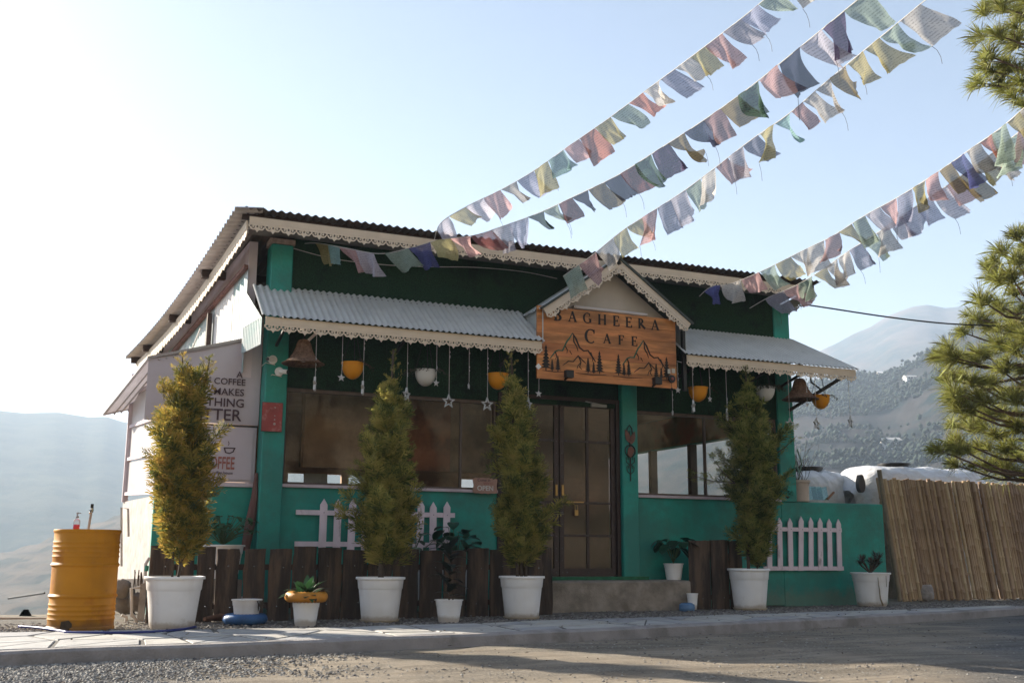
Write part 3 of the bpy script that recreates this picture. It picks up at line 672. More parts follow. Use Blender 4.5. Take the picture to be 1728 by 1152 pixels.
MB().bar((7.6, 11.86, 2.8), (7.6, 11.86, 3.6), .05, .05).build('hanger_post', BMETAL, porch)

# interior that shows through the glass
IB = mat('interior_board', (.56, .36, .24), .7, .35, 2.5, .2, 30, col2=(.3, .18, .115), c2amt=.5, c2scale=1.2)
ceil = add('interior_ceiling', MB().box(2.2, 9.57, YW+.21, 17.7, 2.95, 3.0), mat('ceiling_dark', (.4, .33, .27), .9, .2, 4))
add('interior_floor', MB().box(2.2, 9.57, YW+.17, 17.7, .3, .36), mat('floor_dark', (.5, .44, .38), .6, .2, 4))
# back wall with low openings to the valley
bw = MB().box(1.6, 9.57, 17.6, 17.7, 1.96, 2.949).box(1.6, 9.57, 17.6, 17.7, .361, 1.5)
add('interior_wall', bw, IB)
for x0, x1 in ((1.6, 3.6), (4.5, 4.62), (4.95, 5.1), (5.2, 6.6), (7.1, 7.25), (7.9, 9.57)): add('interior_wall', MB().box(x0, x1, 17.61, 17.69, 1.501, 1.959), IB)
add('interior_wall', MB().hexa([V((2.15, YW+.22, .361)), V((2.2, YW+.22, .361)), V((1.68, 17.6, .361)), V((1.6, 17.6, .361)), V((2.15, YW+.22, 2.949)), V((2.2, YW+.22, 2.949)), V((1.68, 17.6, 2.949)), V((1.6, 17.6, 2.949))]), IB)
# pinboard wall with boards partway in
iw = add('interior_partition', MB().box(2.9, 6.9, 13.45, 13.53, 1.74, 2.948), IB)
rr = random.Random(12)
for i in range(4):
    x = 2.92+i*.99; MB().box(x, x+.988, 13.425, 13.448, 1.72+rr.uniform(0, .04), 2.94).build('board', [IB, mat('interior_board_red', (.46, .2, .12), .7, .35, 3, col2=(.25, .12, .08), c2amt=.45), mat('interior_board_dark', (.36, .25, .18), .7, .35, 3, col2=(.2, .14, .1), c2amt=.45)][i % 3], iw)
ct = add('service_counter', MB().box(2.7, 3.3, 13.6, 14.6, .361, 1.35).box(2.65, 3.35, 13.55, 14.65, 1.351, 1.4), IB)
MB().hexa([V((3.0, 13.6, 1.4)), V((3.3, 13.6, 1.4)), V((3.3, 13.64, 1.4)), V((3.0, 13.64, 1.4)), V((3.0, 13.66, 1.68)), V((3.3, 13.66, 1.68)), V((3.3, 13.7, 1.68)), V((3.0, 13.7, 1.68))]).build('till_screen', mat('screen_back', (.5, .5, .5), .5), ct)

# left lean-to wing
wy = 12.66
wing = add('wing_wall', MB().box(1.1, 2.215, wy, wy+.1, .0, 1.42), TEAL)
add('wing_sill', MB().box(1.1, 2.2, wy-.03, wy+.06, 1.422, 1.47), LILAC)
c0 = V((1.09, wy+.01, 0)); WL = 1.95
BLOCK = mat('white_blockwork', (.66, .62, .6), .85, .08, 5, .25, 40, col2=(.5, .46, .43), c2amt=.3, c2scale=2)
bwall = add('block_wall', MB().hexa([c0+V((.02, .01, .3)), c0+V((.12, .01, .3)), c0+V((.12, 0, .3))+S*WL, c0+V((.02, 0, .3))+S*WL, c0+V((.02, .01, 1.3)), c0+V((.12, .01, 1.3)), c0+V((.12, 0, 1.3))+S*WL, c0+V((.02, 0, 1.3))+S*WL]), mat('block_mortar', (.42, .38, .36), .9, .2, 9))
bm = MB().box(0, .395, -.03, 0, 0, .195); me = bm.build('block', BLOCK).data; bpy.data.objects.remove(bpy.data.objects['block'])
for r_ in range(5):
    x = -.2*(r_ % 2)
    while x < WL-.05:
        a0 = max(x, 0); a1 = min(x+.395, WL)
        if a1-a0 > .08:
            o = piece('block', me, bwall, frame(c0+S*a0+V((.022, 0, .302+r_*.2)), S*((a1-a0)/.395), V((1, .11, 0)))); o.matrix_local = o.matrix_local
        x += .402
# glazed lilac frame on the sunny side above the blocks
lf = add('side_window', MB().bar(c0+S*.06+V((.03, 0, 1.3)), c0+S*.06+V((.03, 0, 2.8)), .05, .05).bar(c0+S*1.9+V((.03, 0, 1.3)), c0+S*1.9+V((.03, 0, 2.95)), .07, .07), LILAC)
for z in (1.34, 1.78, 2.2, 2.62): MB().bar(c0+S*.08+V((.03, 0, z)), c0+S*1.88+V((.03, 0, z+.06)), .04, .04).build('rail', LILAC, lf)
for z in (1.36, 1.8, 2.22): MB().hexa([c0+S*.1+V((.035, 0, z)), c0+S*.1+V((.045, 0, z)), c0+S*1.86+V((.045, 0, z+.06)), c0+S*1.86+V((.035, 0, z+.06)), c0+S*.1+V((.035, 0, z+.4)), c0+S*.1+V((.045, 0, z+.4)), c0+S*1.86+V((.045, 0, z+.44)), c0+S*1.86+V((.035, 0, z+.44))]).build('pane', mat('frosted_panel', (.66, .64, .66), .4, .06, 3, trans=.3), lf)
# tarpaulin lean-to roof over the wing, falling to the back
tp = [V((.93, wy-.05, 2.84)), V((2.2, wy-.05, 3.2)), V((1.95, 14.85, 2.85)), V((.59, 14.85, 2.44))]
TARP = mat('grey_tarpaulin', (.42, .39, .42), .6, .1, 3, .3, 5, trans=.3)
m_ = MB(); nn = 12
for i in range(nn+1):
    for j in range(9):
        a = tp[0].lerp(tp[3], i/nn); b = tp[1].lerp(tp[2], i/nn); p = a.lerp(b, j/8); p.z += .02*math.sin(i*1.6)*math.sin(math.pi*j/8)-.02*math.sin(math.pi*j/8); m_.v.append(p)
for i in range(nn):
    for j in range(8): m_.f.append([i*9+j, i*9+j+1, (i+1)*9+j+1, (i+1)*9+j])
flap = add('wing_roof', m_, TARP, smooth=180)
for a, b in ((0, 3), (3, 2)): MB().tube([tp[a], tp[b]], .018, 8).build('roof_pipe', mat('grey_pipe', (.4, .38, .4), .4, .1, 5), flap)
for k in (.25, .5, .75): MB().tube([tp[0].lerp(tp[1], k*.25+.03)+V((0, 0, -.03)), tp[3].lerp(tp[2], k*.25+.03)+V((0, 0, -.03))], .01, 6).build('rafter_pipe', mat('grey_pipe', (.4, .38, .4), .4, .1, 5), flap)
for x_ in (1.0, 1.06): MB().tube([(x_, wy+.3, 2.82), (x_+.06, wy+.45, 2.3)], .008, 6).build('prop', mat('pale_rod', (.6, .65, .6), .5, .1, 5), flap)
add('footing', MB().hexa([V((1.12, wy+.08, -.3)), V((2.2, wy+.08, -.3)), V((2.1, 14.5, -.3)), V((1.0, 14.5, -.3)), V((1.12, wy+.08, .3)), V((2.2, wy+.08, .3)), V((2.1, 14.5, .3)), V((1.0, 14.5, .3))]), mat('dark_footing', (.07, .06, .05), .95, .3, 9, .6, 40))
# ------------------------------------------------------------------ name sign over the door
SV = 11.84
WOOD = [mat('sign_wood_%d' % i, c_, .5, .35, 5, .06, 40, col2=tuple(q*.45 for q in c_), c2amt=.47, c2scale=1.6, streak=(.35, 1, 2.6)) for i, c_ in enumerate([(.56, .215, .07), (.64, .265, .085), (.5, .18, .06), (.6, .24, .08)])]
sign = thing('shop_sign', 'wooden plank sign with carved name and mountains under the porch gable', 'sign', (6.45, SV, 2.81))
zz = 2.815
for i, h_ in enumerate((.145, .155, .16, .15, .165, .155)):
    MB().box(5.45, 7.47, SV, SV+.028, zz, zz+h_-.003).build('plank', WOOD[i % 4], sign); zz += h_
MB().box(5.5, 7.42, SV+.03, SV+.05, 2.85, 3.7).build('backing', DWOOD, sign)
INK = mat('carved_black', (.018, .013, .01), .7, .3, 20)
def serif(ch):
    """strokes of a serif capital in a box of height 1: (polyline, widths)"""
    T, t, s = .2, .085, .06
    def sf(x, y, w=.26): return ([(x-w/2, y), (x+w/2, y)], s)
    def arc(cx, cy, rx, ry, a0, a1, n=14, wt=T): return ([(cx+rx*math.cos(R(a0+(a1-a0)*i/n)), cy+ry*math.sin(R(a0+(a1-a0)*i/n))) for i in range(n+1)], [max(t, wt*abs(math.cos(R(a0+(a1-a0)*i/n)))) for i in range(n+1)])
    st = lambda x: ([(x, 0), (x, 1)], T)
    if ch == 'B': return .72, [st(.17), sf(.13, .022), sf(.13, .978), arc(.2, .75, .3, .23, 90, -90), arc(.2, .27, .38, .25, 90, -90), ([(.17, .52), (.3, .52)], t)]
    if ch == 'A': return .92, [([(.12, 0), (.46, 1)], t), ([(.44, 1), (.8, 0)], T), ([(.23, .33), (.66, .33)], t), sf(.12, .022), sf(.8, .022, .3)]
    if ch == 'G': return .95, [arc(.5, .5, .38, .47, 55, 305, 22), ([(.8, .42), (.8, .08)], T), sf(.78, .42, .3), ([(.74, .95), (.74, .7)], t)]
    if ch == 'C': return .9, [arc(.5, .5, .38, .47, 50, 310, 22), ([(.76, .97), (.76, .7)], t)]
    if ch == 'H': return 1.0, [st(.2), st(.8), ([(.2, .5), (.8, .5)], t)] + [sf(x, y) for x in (.2, .8) for y in (.022, .978)]
    if ch == 'E': return .75, [st(.2), sf(.14, .022, .2), sf(.14, .978, .2), ([(.2, .978), (.66, .978)], t), ([(.2, .022), (.7, .022)], t), ([(.2, .52), (.52, .52)], t), ([(.65, 1), (.66, .78)], t), ([(.7, 0), (.7, .24)], t), ([(.52, .42), (.52, .62)], t)]
    if ch == 'F': return .72, [st(.2), sf(.2, .022), sf(.14, .978, .2), ([(.2, .978), (.66, .978)], t), ([(.2, .52), (.5, .52)], t), ([(.65, 1), (.66, .78)], t), ([(.5, .42), (.5, .62)], t)]
    if ch == 'R': return .85, [st(.2), sf(.2, .022), sf(.14, .978, .2), arc(.22, .74, .32, .24, 90, -90), ([(.3, .5), (.82, .02)], T)]
def letters(text, x0, x1, z, h, h1=None):
    g_ = [serif(c) for c in text]; tot = sum(a for a, _ in g_)*h; gap = (x1-x0-tot)/(len(text)-1); x = x0
    for i, (wd, st) in enumerate(g_):
        hh = (h1 if (i == 0 and h1) else h); m_ = MB()
        for k, (pts, w) in enumerate(st):
            sc_ = [(p[0]*hh, p[1]*hh) for p in pts]; ww = [q*hh for q in w] if isinstance(w, list) else w*hh
            m_.ribbon(sc_, ww, V((x, SV-.0035-.0003*k, z-(hh-h)*.3)), V((1, 0, 0)), V((0, 0, 1)), .006)
        m_.build('letter', INK, sign); x += wd*hh+gap
letters('BAGHEERA', 5.68, 7.2, 3.575, .135, .16); letters('CAFE', 6.11, 6.83, 3.335, .125, .185)
# carved mountains and pines
GRN = mat('carved_green', (.03, .1, .06), .6, .3, 20)
def stroke(pts, w, mt_, name='mountain_line', k=0):
    MB().ribbon(pts, w, V((0, SV-.003-.0004*k, 0)), V((1, 0, 0)), V((0, 0, 1)), .005).build(name, mt_, sign)
for ox, oz in ((0, 0), (1.03, -.01)):
    P2 = lambda l: [(x+ox, z+oz) for x, z in l]
    stroke(P2([(5.63, 3.08), (5.7, 3.17), (5.74, 3.19), (5.8, 3.19), (5.86, 3.31), (5.9, 3.36), (5.945, 3.43)]), [.012, .02, .016, .02, .022, .018, .01], GRN)
    stroke(P2([(5.945, 3.425), (5.99, 3.36), (6.04, 3.25), (6.1, 3.21), (6.16, 3.22), (6.21, 3.16), (6.27, 3.08)]), [.01, .024, .02, .018, .02, .02, .012], INK, k=1)
    stroke(P2([(5.955, 3.4), (5.96, 3.32), (6.0, 3.26), (6.02, 3.2)]), [.01, .02, .014, .006], INK, k=2)
    stroke(P2([(5.8, 3.0), (5.88, 3.06), (5.95, 3.06), (6.02, 3.14), (6.09, 3.08), (6.13, 3.05)]), [.006, .016, .014, .018, .014, .006], INK, k=3)
    stroke(P2([(6.03, 3.13), (6.06, 3.06), (6.04, 3.0), (6.07, 2.97)]), [.016, .014, .012, .006], INK, k=4)
    stroke(P2([(6.06, 3.06), (6.02, 3.02), (6.0, 2.97)]), [.01, .01, .005], INK, k=5); stroke(P2([(6.2, 3.2), (6.23, 3.12), (6.22, 3.08)]), [.012, .012, .005], INK, k=6)
    stroke(P2([(5.7, 3.17), (5.72, 3.11), (5.7, 3.07)]), [.012, .012, .005], INK, k=7); stroke(P2([(5.84, 3.25), (5.87, 3.2), (5.86, 3.16)]), [.012, .01, .005], INK, k=8); stroke(P2([(5.9, 3.2), (5.93, 3.15)]), [.01, .004], INK, k=9)
def pine_mark(x, z, h_):
    p = [(x-.008, z)]; n_ = 7; left = []; right = []
    for i in range(n_):
        a = z+h_*(.1+.9*i/n_); w_ = (.2*h_)*(1-i/n_)+.006; right += [(x+w_, a), (x+w_*.35, a+h_*.9/n_*.6)]; left += [(x-w_, a), (x-w_*.35, a+h_*.9/n_*.6)]
    MB().prism([(x+.006, z), (x+.006, z+h_*.1)]+right+[(x, z+h_)]+left[::-1]+[(x-.006, z+h_*.1), (x-.006, z)], V((0, SV-.0045, 0)), V((1, 0, 0)), V((0, 0, 1)), .006).build('pine_mark', INK, sign)
for x, z, h_ in ((5.57, 2.92, .33), (5.655, 2.92, .15), (5.735, 2.92, .2), (6.16, 2.93, .2), (6.24, 2.93, .15), (6.325, 2.93, .3), (6.6, 2.93, .28), (6.68, 2.93, .17), (6.75, 2.93, .2), (7.16, 2.93, .2), (7.235, 2.93, .15), (7.32, 2.93, .3)): pine_mark(x, z, h_)
for a, b in ((5.52, 5.85), (5.98, 6.42), (6.52, 6.95), (7.08, 7.4)): stroke([(a, 2.918), ((a+b)/2, 2.912), (b, 2.922)], [.004, .012, .004], INK, 'ground_line', 10)
for x, z in ((5.83, 2.87), (7.1, 2.87)):
    MB().box(x-.05, x+.05, SV-.16, SV-.08, z-.04, z+.05).bar((x, SV-.1, z-.02), (x, SV, z-.05), .02, .02).build('spotlight', BMETAL, sign)
MB().prism([(-.04, .0), (0, -.04), (.04, 0), (0, .04)], V((5.46, SV-.02, 2.96)), V((1, 0, 0)), V((0, 0, 1)), .01).build('corner_tag', WPLAST, sign)
ch = thing('wind_charm', 'small dark round wind charm hanging at the name sign corner', 'ornament', (7.36, SV-.06, 2.88))
MB().lathe([(.001, 0), (.05, .004), (.055, .015), (.05, .026), (.001, .03)], (7.36, SV-.07, 2.93), 14, axis=(0, 1, 0)).build('disc', BMETAL, ch)
MB().lathe([(.001, 0), (.02, .004), (.001, .008)], (7.36, SV-.078, 2.93), 10, axis=(0, 1, 0)).build('centre', mat('charm_red', (.25, .05, .04), .5), ch)
MB().box(7.31, 7.35, SV-.045, SV-.04, 3.0, 3.06).box(7.37, 7.42, SV-.046, SV-.041, 3.01, 3.07).build('card', mat('pale_card', (.5, .45, .38), .7), ch)
MB().tube([(7.36, SV-.05, 2.88), (7.36, SV-.05, 2.7)], .003, 5).lathe([(.001, -.03), (.018, -.02), (.02, 0), (.001, .02)], (7.36, SV-.05, 2.8), 8).build('tassel', BCORD, ch)
tl = thing('tube_light', 'white tube light mounted along the top edge of the name sign', 'lamp', (6.3, 11.9, 3.74))
MB().tube([(5.98, 11.88, 3.78), (7.06, 11.88, 3.775)], .022, 10).build('tube', mat('tube_white', (.6, .54, .52), .4, .05, 5), tl)
MB().box(5.98, 7.06, 11.9, 11.93, 3.76, 3.8).build('batten', LILAC, tl)

# ------------------------------------------------------------------ banner on the wing
BN = mat('banner_vinyl', (.47, .42, .47), .45, .06, 2.5, .15, 4, col2=(.4, .355, .4), c2amt=.35, c2scale=1.2)
by = wy-.03
ban = thing('banner_sign', 'lilac vinyl coffee banner stretched over the wing wall', 'banner', (1.6, by, 1.5))
m_ = MB(); nx, nz = 14, 12
for i in range(nx+1):
    for j in range(nz+1):
        x = .93+(2.205-.93)*i/nx; zt = 2.84+(3.2-2.84)*i/nx; z0_ = 2.14; xl = max(x, 1.08 if j == 0 else .93)
        m_.v.append(V((x, by-.012*math.sin(math.pi*j/nz)*(.5+noise.noise(V((i*.5, j*.4, 0)))), z0_+(zt-z0_)*j/nz)))
for i in range(nx):
    for j in range(nz): m_.f.append([i*(nz+1)+j, (i+1)*(nz+1)+j, (i+1)*(nz+1)+j+1, i*(nz+1)+j+1])
m_.build('banner_sheet', BN, ban, smooth=180)
MB().box(1.12, 2.2, by+.002, by+.03, 2.115, 2.135).build('seam_gap', BMETAL, ban)
MB().box(1.1, 2.19, by-.004, by+.02, 1.475, 2.11).build('lower_panel', BN, ban)
MB().box(1.12, 2.15, by-.016, by-.0045, 1.5, 2.085).build('hatch_panel', mat('banner_vinyl_b', (.49, .43, .48), .5, .06, 2.5), ban)
MB().bar((.92, by, 2.85), (2.21, by, 3.215), .04, .03).build('top_batten', mat('batten_grey', (.35, .31, .3), .7), ban)
PLUM = mat('banner_print_plum', (.06, .03, .04), .6, .1, 9); RUST = mat('banner_print_rust', (.33, .12, .1), .6, .1, 9)
def text(s, size, loc, mt_, parent, align='RIGHT', name='lettering', bold=0., sx=1., sp=1.):
    cu = bpy.data.curves.new('t', 'FONT'); cu.body = s; cu.size = size; cu.align_x = align; cu.extrude = .0015; cu.offset = bold; cu.space_character = sp; cu.resolution_u = 3
    ob = bpy.data.objects.new('t', cu); COL.objects.link(ob); bpy.context.view_layer.update()
    me_ = bpy.data.meshes.new_from_object(ob.evaluated_get(bpy.context.evaluated_depsgraph_get())); bpy.data.objects.remove(ob); me_.name = name
    o = piece(name, me_, parent, frame(V(loc), V((sx, 0, 0)), V((0, 0, 1)))); me_.materials.clear(); me_.materials.append(mt_)
    o.matrix_local = Matrix.Translation(V(loc)-base_of(parent)) @ Matrix(((sx, 0, 0, 0), (0, 0, -1, 0), (0, 1, 0, 0), (0, 0, 0, 1)))
    return o
yb = by-.022
text('A', .105, (1.99, yb, 2.69), PLUM, ban, bold=.001); text('CUP OF COFFEE', .105, (2.03, yb, 2.6), PLUM, ban, bold=.001); text('MAKES', .115, (2.02, yb, 2.475), PLUM, ban, bold=.001)
text('EVERYTHING', .14, (2.03, yb, 2.34), PLUM, ban, bold=.0015); text('BETTER', .19, (2.0, yb, 2.18), PLUM, ban, bold=.002)
# cup outline with steam, mostly behind the young tree
def flatline(pts, w, mt_, name, parent, y): MB().ribbon(pts, w, V((0, y, 0)), V((1, 0, 0)), V((0, 0, 1)), .004).build(name, mt_, parent)
flatline([(1.2, 2.58), (1.24, 2.5), (1.33, 2.48), (1.4, 2.55), (1.44, 2.62)], .009, PLUM, 'cup_print', ban, yb)
flatline([(1.34, 2.66), (1.37, 2.7), (1.33, 2.76), (1.36, 2.82)], .009, PLUM, 'steam_print', ban, yb)
text('COFFEE', .2, (1.955, yb, 1.62), RUST, ban, bold=.003, sx=.5)
text('coffee house', .05, (1.94, yb, 1.56), PLUM, ban, sx=.9)
flatline([(1.83, 1.86), (1.845, 1.81), (1.89, 1.8), (1.93, 1.82), (1.945, 1.86)], .014, PLUM, 'cup_print', ban, yb); flatline([(1.82, 1.862), (1.955, 1.862)], .012, PLUM, 'cup_print', ban, yb-.0005)
flatline([(1.87, 1.89), (1.88, 1.91), (1.87, 1.94)], .006, PLUM, 'steam_print', ban, yb)

# ------------------------------------------------------------------ fittings on the pillars
for (px, py, lab, dx) in ((460, 607, 'white dome security camera with black lens, upper of the pair on the pillar', -1), (471, 627, 'white bullet security camera turned outward, lower of the pair on the pillar', 1)):
    p = at(px, py, y=YW-.095); t = thing('security_camera', lab, 'camera', p, 'security cameras on the pillar')
    MB().lathe([(.052, 0), (.052, .02), (.045, .028), (.001, .03)], p+V((0, .002, 0)), 20, axis=(0, -1, 0)).build('mount_plate', WPLAST, t, smooth=True)
    d_ = V((dx*.75, -.62, -.12)).normalized(); q = p+V((0, -.04, 0))
    MB().lathe([(.001, 0), (.026, 0), (.028, .09), (.024, .1), (.02, .1)], q, 16, axis=d_).build('barrel', WPLAST, t, smooth=True)
    MB().lathe([(.024, .098), (.02, .104), (.001, .106)], q, 16, axis=d_).build('lens', BMETAL, t, smooth=True)
    MB().tube([p+V((0, -.01, -.03)), p+V((.03, -.012, -.06)), p+V((-.08, -.008, -.04)), p+V((-.12, .05, -.08))], .005, 5).build('cable', CORD, t)
rb_ = thing('fire_notice_box', 'weathered red metal box fixed to the teal corner pillar', 'box', (2.32, YW-.09, 2.06))
MB().box(2.2, 2.43, YW-.125, YW-.092, 2.055, 2.385).build('case', mat('faded_red', (.3, .055, .05), .6, .25, 6, .1, 40, col2=(.42, .2, .17), c2amt=.38, c2scale=9), rb_)
MB().box(2.195, 2.435, YW-.118, YW-.115, 2.05, 2.39).build('rim', mat('dark_red_rim', (.09, .03, .028), .6), rb_)
for z, r_ in ((2.14, .016), (2.19, .009), (2.235, .007), (2.33, .009)): MB().lathe([(r_, 0), (r_*.8, .006), (.001, .008)], (2.345, YW-.125, z), 10, axis=(0, -1, 0)).build('stud', mat('stud_grey', (.45, .36, .34), .6), rb_)
# open plaque on the window ledge
op = thing('open_plaque', 'small pink wooden open plaque leaning on the window ledge', 'sign', (5.01, YW-.06, 1.42))
pts = []
for i in range(40):
    a = 2*math.pi*i/40; q = 1/max(abs(math.cos(a))/.165, abs(math.sin(a))/.1); r_ = q*(1-.07*(math.cos(8*a)+1)/2); pts.append((r_*math.cos(a), r_*math.sin(a)))
MB().prism(pts, V((5.01, YW-.07, 1.512)), V((1, 0, 0)), V((0, 0, 1)), .014).build('board', mat('pink_wood', (.38, .22, .17), .7, .2, 6, .1, 40), op)
text('OPEN', .085, (5.01, YW-.073, 1.452), mat('plaque_white', (.6, .56, .52), .6), op, 'CENTER', bold=.002); text("Come in", .05, (4.99, YW-.073, 1.565), PLUM, op, 'CENTER'); text("We're", .05, (5.05, YW-.073, 1.525), RUST, op, 'CENTER')
# wrought iron wall ornament
orn = thing('wall_ornament', 'black wrought iron wall ornament with wooden leaves beside the door', 'ornament', (7.07, YW-.1, 1.63))
ix = 7.07; iy = YW-.105
MB().tube([(ix, iy, 1.63), (ix, iy, 2.0), (ix-.01, iy, 2.3)], .008, 6).tube([(ix-.05, iy, 2.2), (ix-.04, iy, 2.33), (ix-.005, iy, 2.375), (ix+.03, iy, 2.33), (ix+.04, iy, 2.24)], .008, 6).build('rod', BMETAL, orn)
for s in (-1, 1):
    sp = [(ix+s*(.005+.045*(1-math.cos(t*.9))*.5+.03*math.sin(t)*(1 if t < 3 else .5)), iy, 1.72+.035*t) for t in [i*.35 for i in range(14)]]
    MB().tube([(ix, iy, 1.72), (ix+s*.05, iy, 1.76), (ix+s*.055, iy, 1.82), (ix+s*.02, iy, 1.84), (ix+s*.03, iy, 1.8)], .006, 6).tube([(ix, iy, 1.84), (ix+s*.06, iy, 1.88), (ix+s*.065, iy, 1.94), (ix+s*.025, iy, 1.95), (ix+s*.035, iy, 1.91)], .006, 6).build('scroll', BMETAL, orn)
LFW = mat('carved_leaf_wood', (.16, .07, .05), .6, .3, 12)
for (cx, cz, a) in ((-.04, 2.22, .35), (.035, 2.2, -.35)):
    MB().prism([(cx+math.cos(a)*x-math.sin(a)*z, cz+math.sin(a)*x+math.cos(a)*z) for x, z in ((0, .1), (.03, .03), (.038, -.03), (.015, -.08), (-.015, -.08), (-.038, -.03), (-.03, .03))][::-1], V((ix, iy-.012, 0)), V((1, 0, 0)), V((0, 0, 1)), .01).build('wooden_leaf', LFW, orn)
MB().lathe([(.075, -.006), (.085, 0), (.075, .006), (.068, 0), (.075, -.006)], (ix, iy, 2.03), 24, axis=(0, 1, 0)).build('ring', BMETAL, orn)
MB().prism([(-.045, -.05), (0, -.09), (.04, -.04), (.06, .0), (.04, .04), (0, .06), (-.035, .03)], V((ix, iy-.01, 2.03)), V((1, 0, 0)), V((0, 0, 1)), .012).build('wooden_bird', LFW, orn)

# ------------------------------------------------------------------ hanging bowls, lamps, star lights
YEL = mat('yellow_bowl_plastic', (.72, .28, .01), .35, .06, 5, .03, 20, trans=.12); WHB = mat('white_bowl_plastic', (.6, .58, .55), .4, .06, 5, col2=(.45, .38, .3), c2amt=.3, c2scale=9)
DRY = mat('dried_plant', (.06, .045, .03), .9, .4, 20, island=.4)
def hang_top(x, y):
    return FZ-.05+(AZ-FZ)*(y-FY)/(YW-FY)-.04
def bowl(px, py, mt_, label, plant, wd=.26):
    p = at(px, py, y=12.0); t = thing('hanging_bowl', label, 'hanging planter', p-V((0, 0, .1)), 'hanging bowl planters'); r_ = wd/2; zt = p.z+.08; rr_ = random.Random(int(px))
    pr = [(.001, -.185)] + [(r_*math.sin(a)*.98, -.01-.175*math.cos(a)) for a in [R(q) for q in (10, 22, 35, 48, 60, 72, 82, 90)]] + [(r_*1.04, 0), (r_*1.04, .012), (r_*.95, .012), (r_*.93, -.03)]
    MB().lathe(pr, (p.x, p.y, zt), 28).build('bowl', mt_, t, smooth=True)
    MB().disc((p.x, p.y, zt-.02), r_*.93, 20).build('soil', SOIL, t)
    top = V((p.x, p.y, hang_top(p.x, p.y)))
    for k in range(3):
        a = 2.1*k+.4; MB().tube([V((p.x+math.cos(a)*r_, p.y+math.sin(a)*r_, zt)), top], .0035, 5).build('hanger', BCORD, t)
    g_ = MB()
    for k in range(plant):
        a = rr_.uniform(0, 6.28); o_ = V((p.x+math.cos(a)*r_*.7, p.y+math.sin(a)*r_*.7, zt)); d_ = V((math.cos(a), math.sin(a), .4)); pts_ = [o_]; L_ = rr_.uniform(.08, .22)
        for q in range(4): pts_.append(pts_[-1]+(d_+V((rr_.uniform(-.4, .4), rr_.uniform(-.4, .4), -.45*q+rr_.uniform(-.2, .2)))).normalized()*L_/4)
        g_.tube(pts_, [.004, .004, .003, .003, .002], 4)
        for w_ in pts_[2:]:
            for q in range(3): leafq(g_, w_, V((rr_.uniform(-1, 1), rr_.uniform(-1, 1), rr_.uniform(-.6, .8))).normalized(), .028, .014)
    if plant: g_.build('trailing_plant', DRY if mt_ is YEL else mat('dusty_vine', (.05, .055, .035), .8, .3, 12, island=.4), t)
    return p
def leafq(m_, o_, d_, L_, w_):
    s = d_.cross(V((.3, .2, .93)))
    if s.length < .05: s = d_.cross(V((1, 0, 0)))
    s = s.normalized()*w_/2; m_.add([o_, o_+d_*L_*.5+s, o_+d_*L_, o_+d_*L_*.5-s], [(0, 1, 2, 3)])
bowl(595, 625, YEL, 'yellow hanging bowl next to the wicker lamp by the corner pillar', 8)
bowl(718, 637, WHB, 'white hanging bowl with trailing vine above the large window', 34)
bowl(840, 643, YEL, 'yellow hanging bowl beside the third conifer top', 4)
bowl(1178, 665, YEL, 'yellow hanging bowl just past the name sign', 3)
bowl(1385, 678, YEL, 'yellow hanging bowl at the outer awning corner past the building', 14, .26)
bowl(1292, 664, WHB, 'white hanging bowl with dry trailing roots behind the fourth conifer', 60, .26)

WICK = mat('wicker', (.2, .115, .07), .8, .35, 40, .6, 120, col2=(.1, .055, .035), c2amt=.45, c2scale=30)
def wicker(px, py, label, sc=1., dark=False):
    p = at(px, py, y=12.02); t = thing('wicker_lamp', label, 'lamp', p-V((0, 0, .2)), 'wicker bell lamps'); zt = p.z+.17*sc
    pr = [(.05, 0), (.06, -.01), (.075, -.05), (.09, -.1), (.115, -.16), (.155, -.22), (.21, -.265), (.235, -.275), (.235, -.285), (.2, -.285)]; pr = [(a*sc, b*sc) for a, b in pr]
    MB().lathe(pr, (p.x, p.y, zt), 36, jit=lambda a, z: 1+.012*math.sin(a*18)).build('shade', WICK, t, smooth=50)
    for (r_, z_) in ((.078, -.052), (.118, -.162), (.2, -.257), (.238, -.28)):
        MB().lathe([(r_*sc, -.006), (r_*sc+.008, 0), (r_*sc, .006)], (p.x, p.y, zt+z_*sc), 30).build('band', WICK, t, smooth=True)
    rr_ = MB()
    for k in range(24):
        a = 2*math.pi*k/24; rr_.tube([V((p.x+math.cos(a)*(q[0]+.003), p.y+math.sin(a)*(q[0]+.003), zt+q[1])) for q in pr[1:8]], .0035, 4)
    rr_.build('cane_ribs', WICK, t, kind='stuff')
    MB().lathe([(.001, -.06), (.03, -.05), (.036, -.02), (.025, .02), (.015, .04)], (p.x, p.y, zt-.2*sc), 14).build('bulb', mat('bulb_glass', (.5, .42, .4), .3), t, smooth=True)
    MB().tube([(p.x, p.y, zt), (p.x, p.y, zt+.03), (p.x+.02, p.y-.02, hang_top(p.x, p.y)+.05)], .006, 6).build('hanger', BCORD, t)
    return p
p = wicker(512, 598, 'wicker bell lamp hanging beside the corner pillar near the cameras')
t = thing('curtain_pole', 'pale stick bracket carrying the wicker lamp under the awning', 'bracket', p+V((0, 0, .2)))
MB().bar(p+V((.04, -.03, .16)), p+V((.25, -.1, .38)), .02, .03).bar(p+V((-.1, -.05, .3)), p+V((-.02, -.1, .4)), .02, .03).build('stick', mat('pale_stick', (.5, .44, .4), .7), t)
wicker(1350, 660, 'dark wicker bell lamp hanging at the outer corner pillar', 1.05)

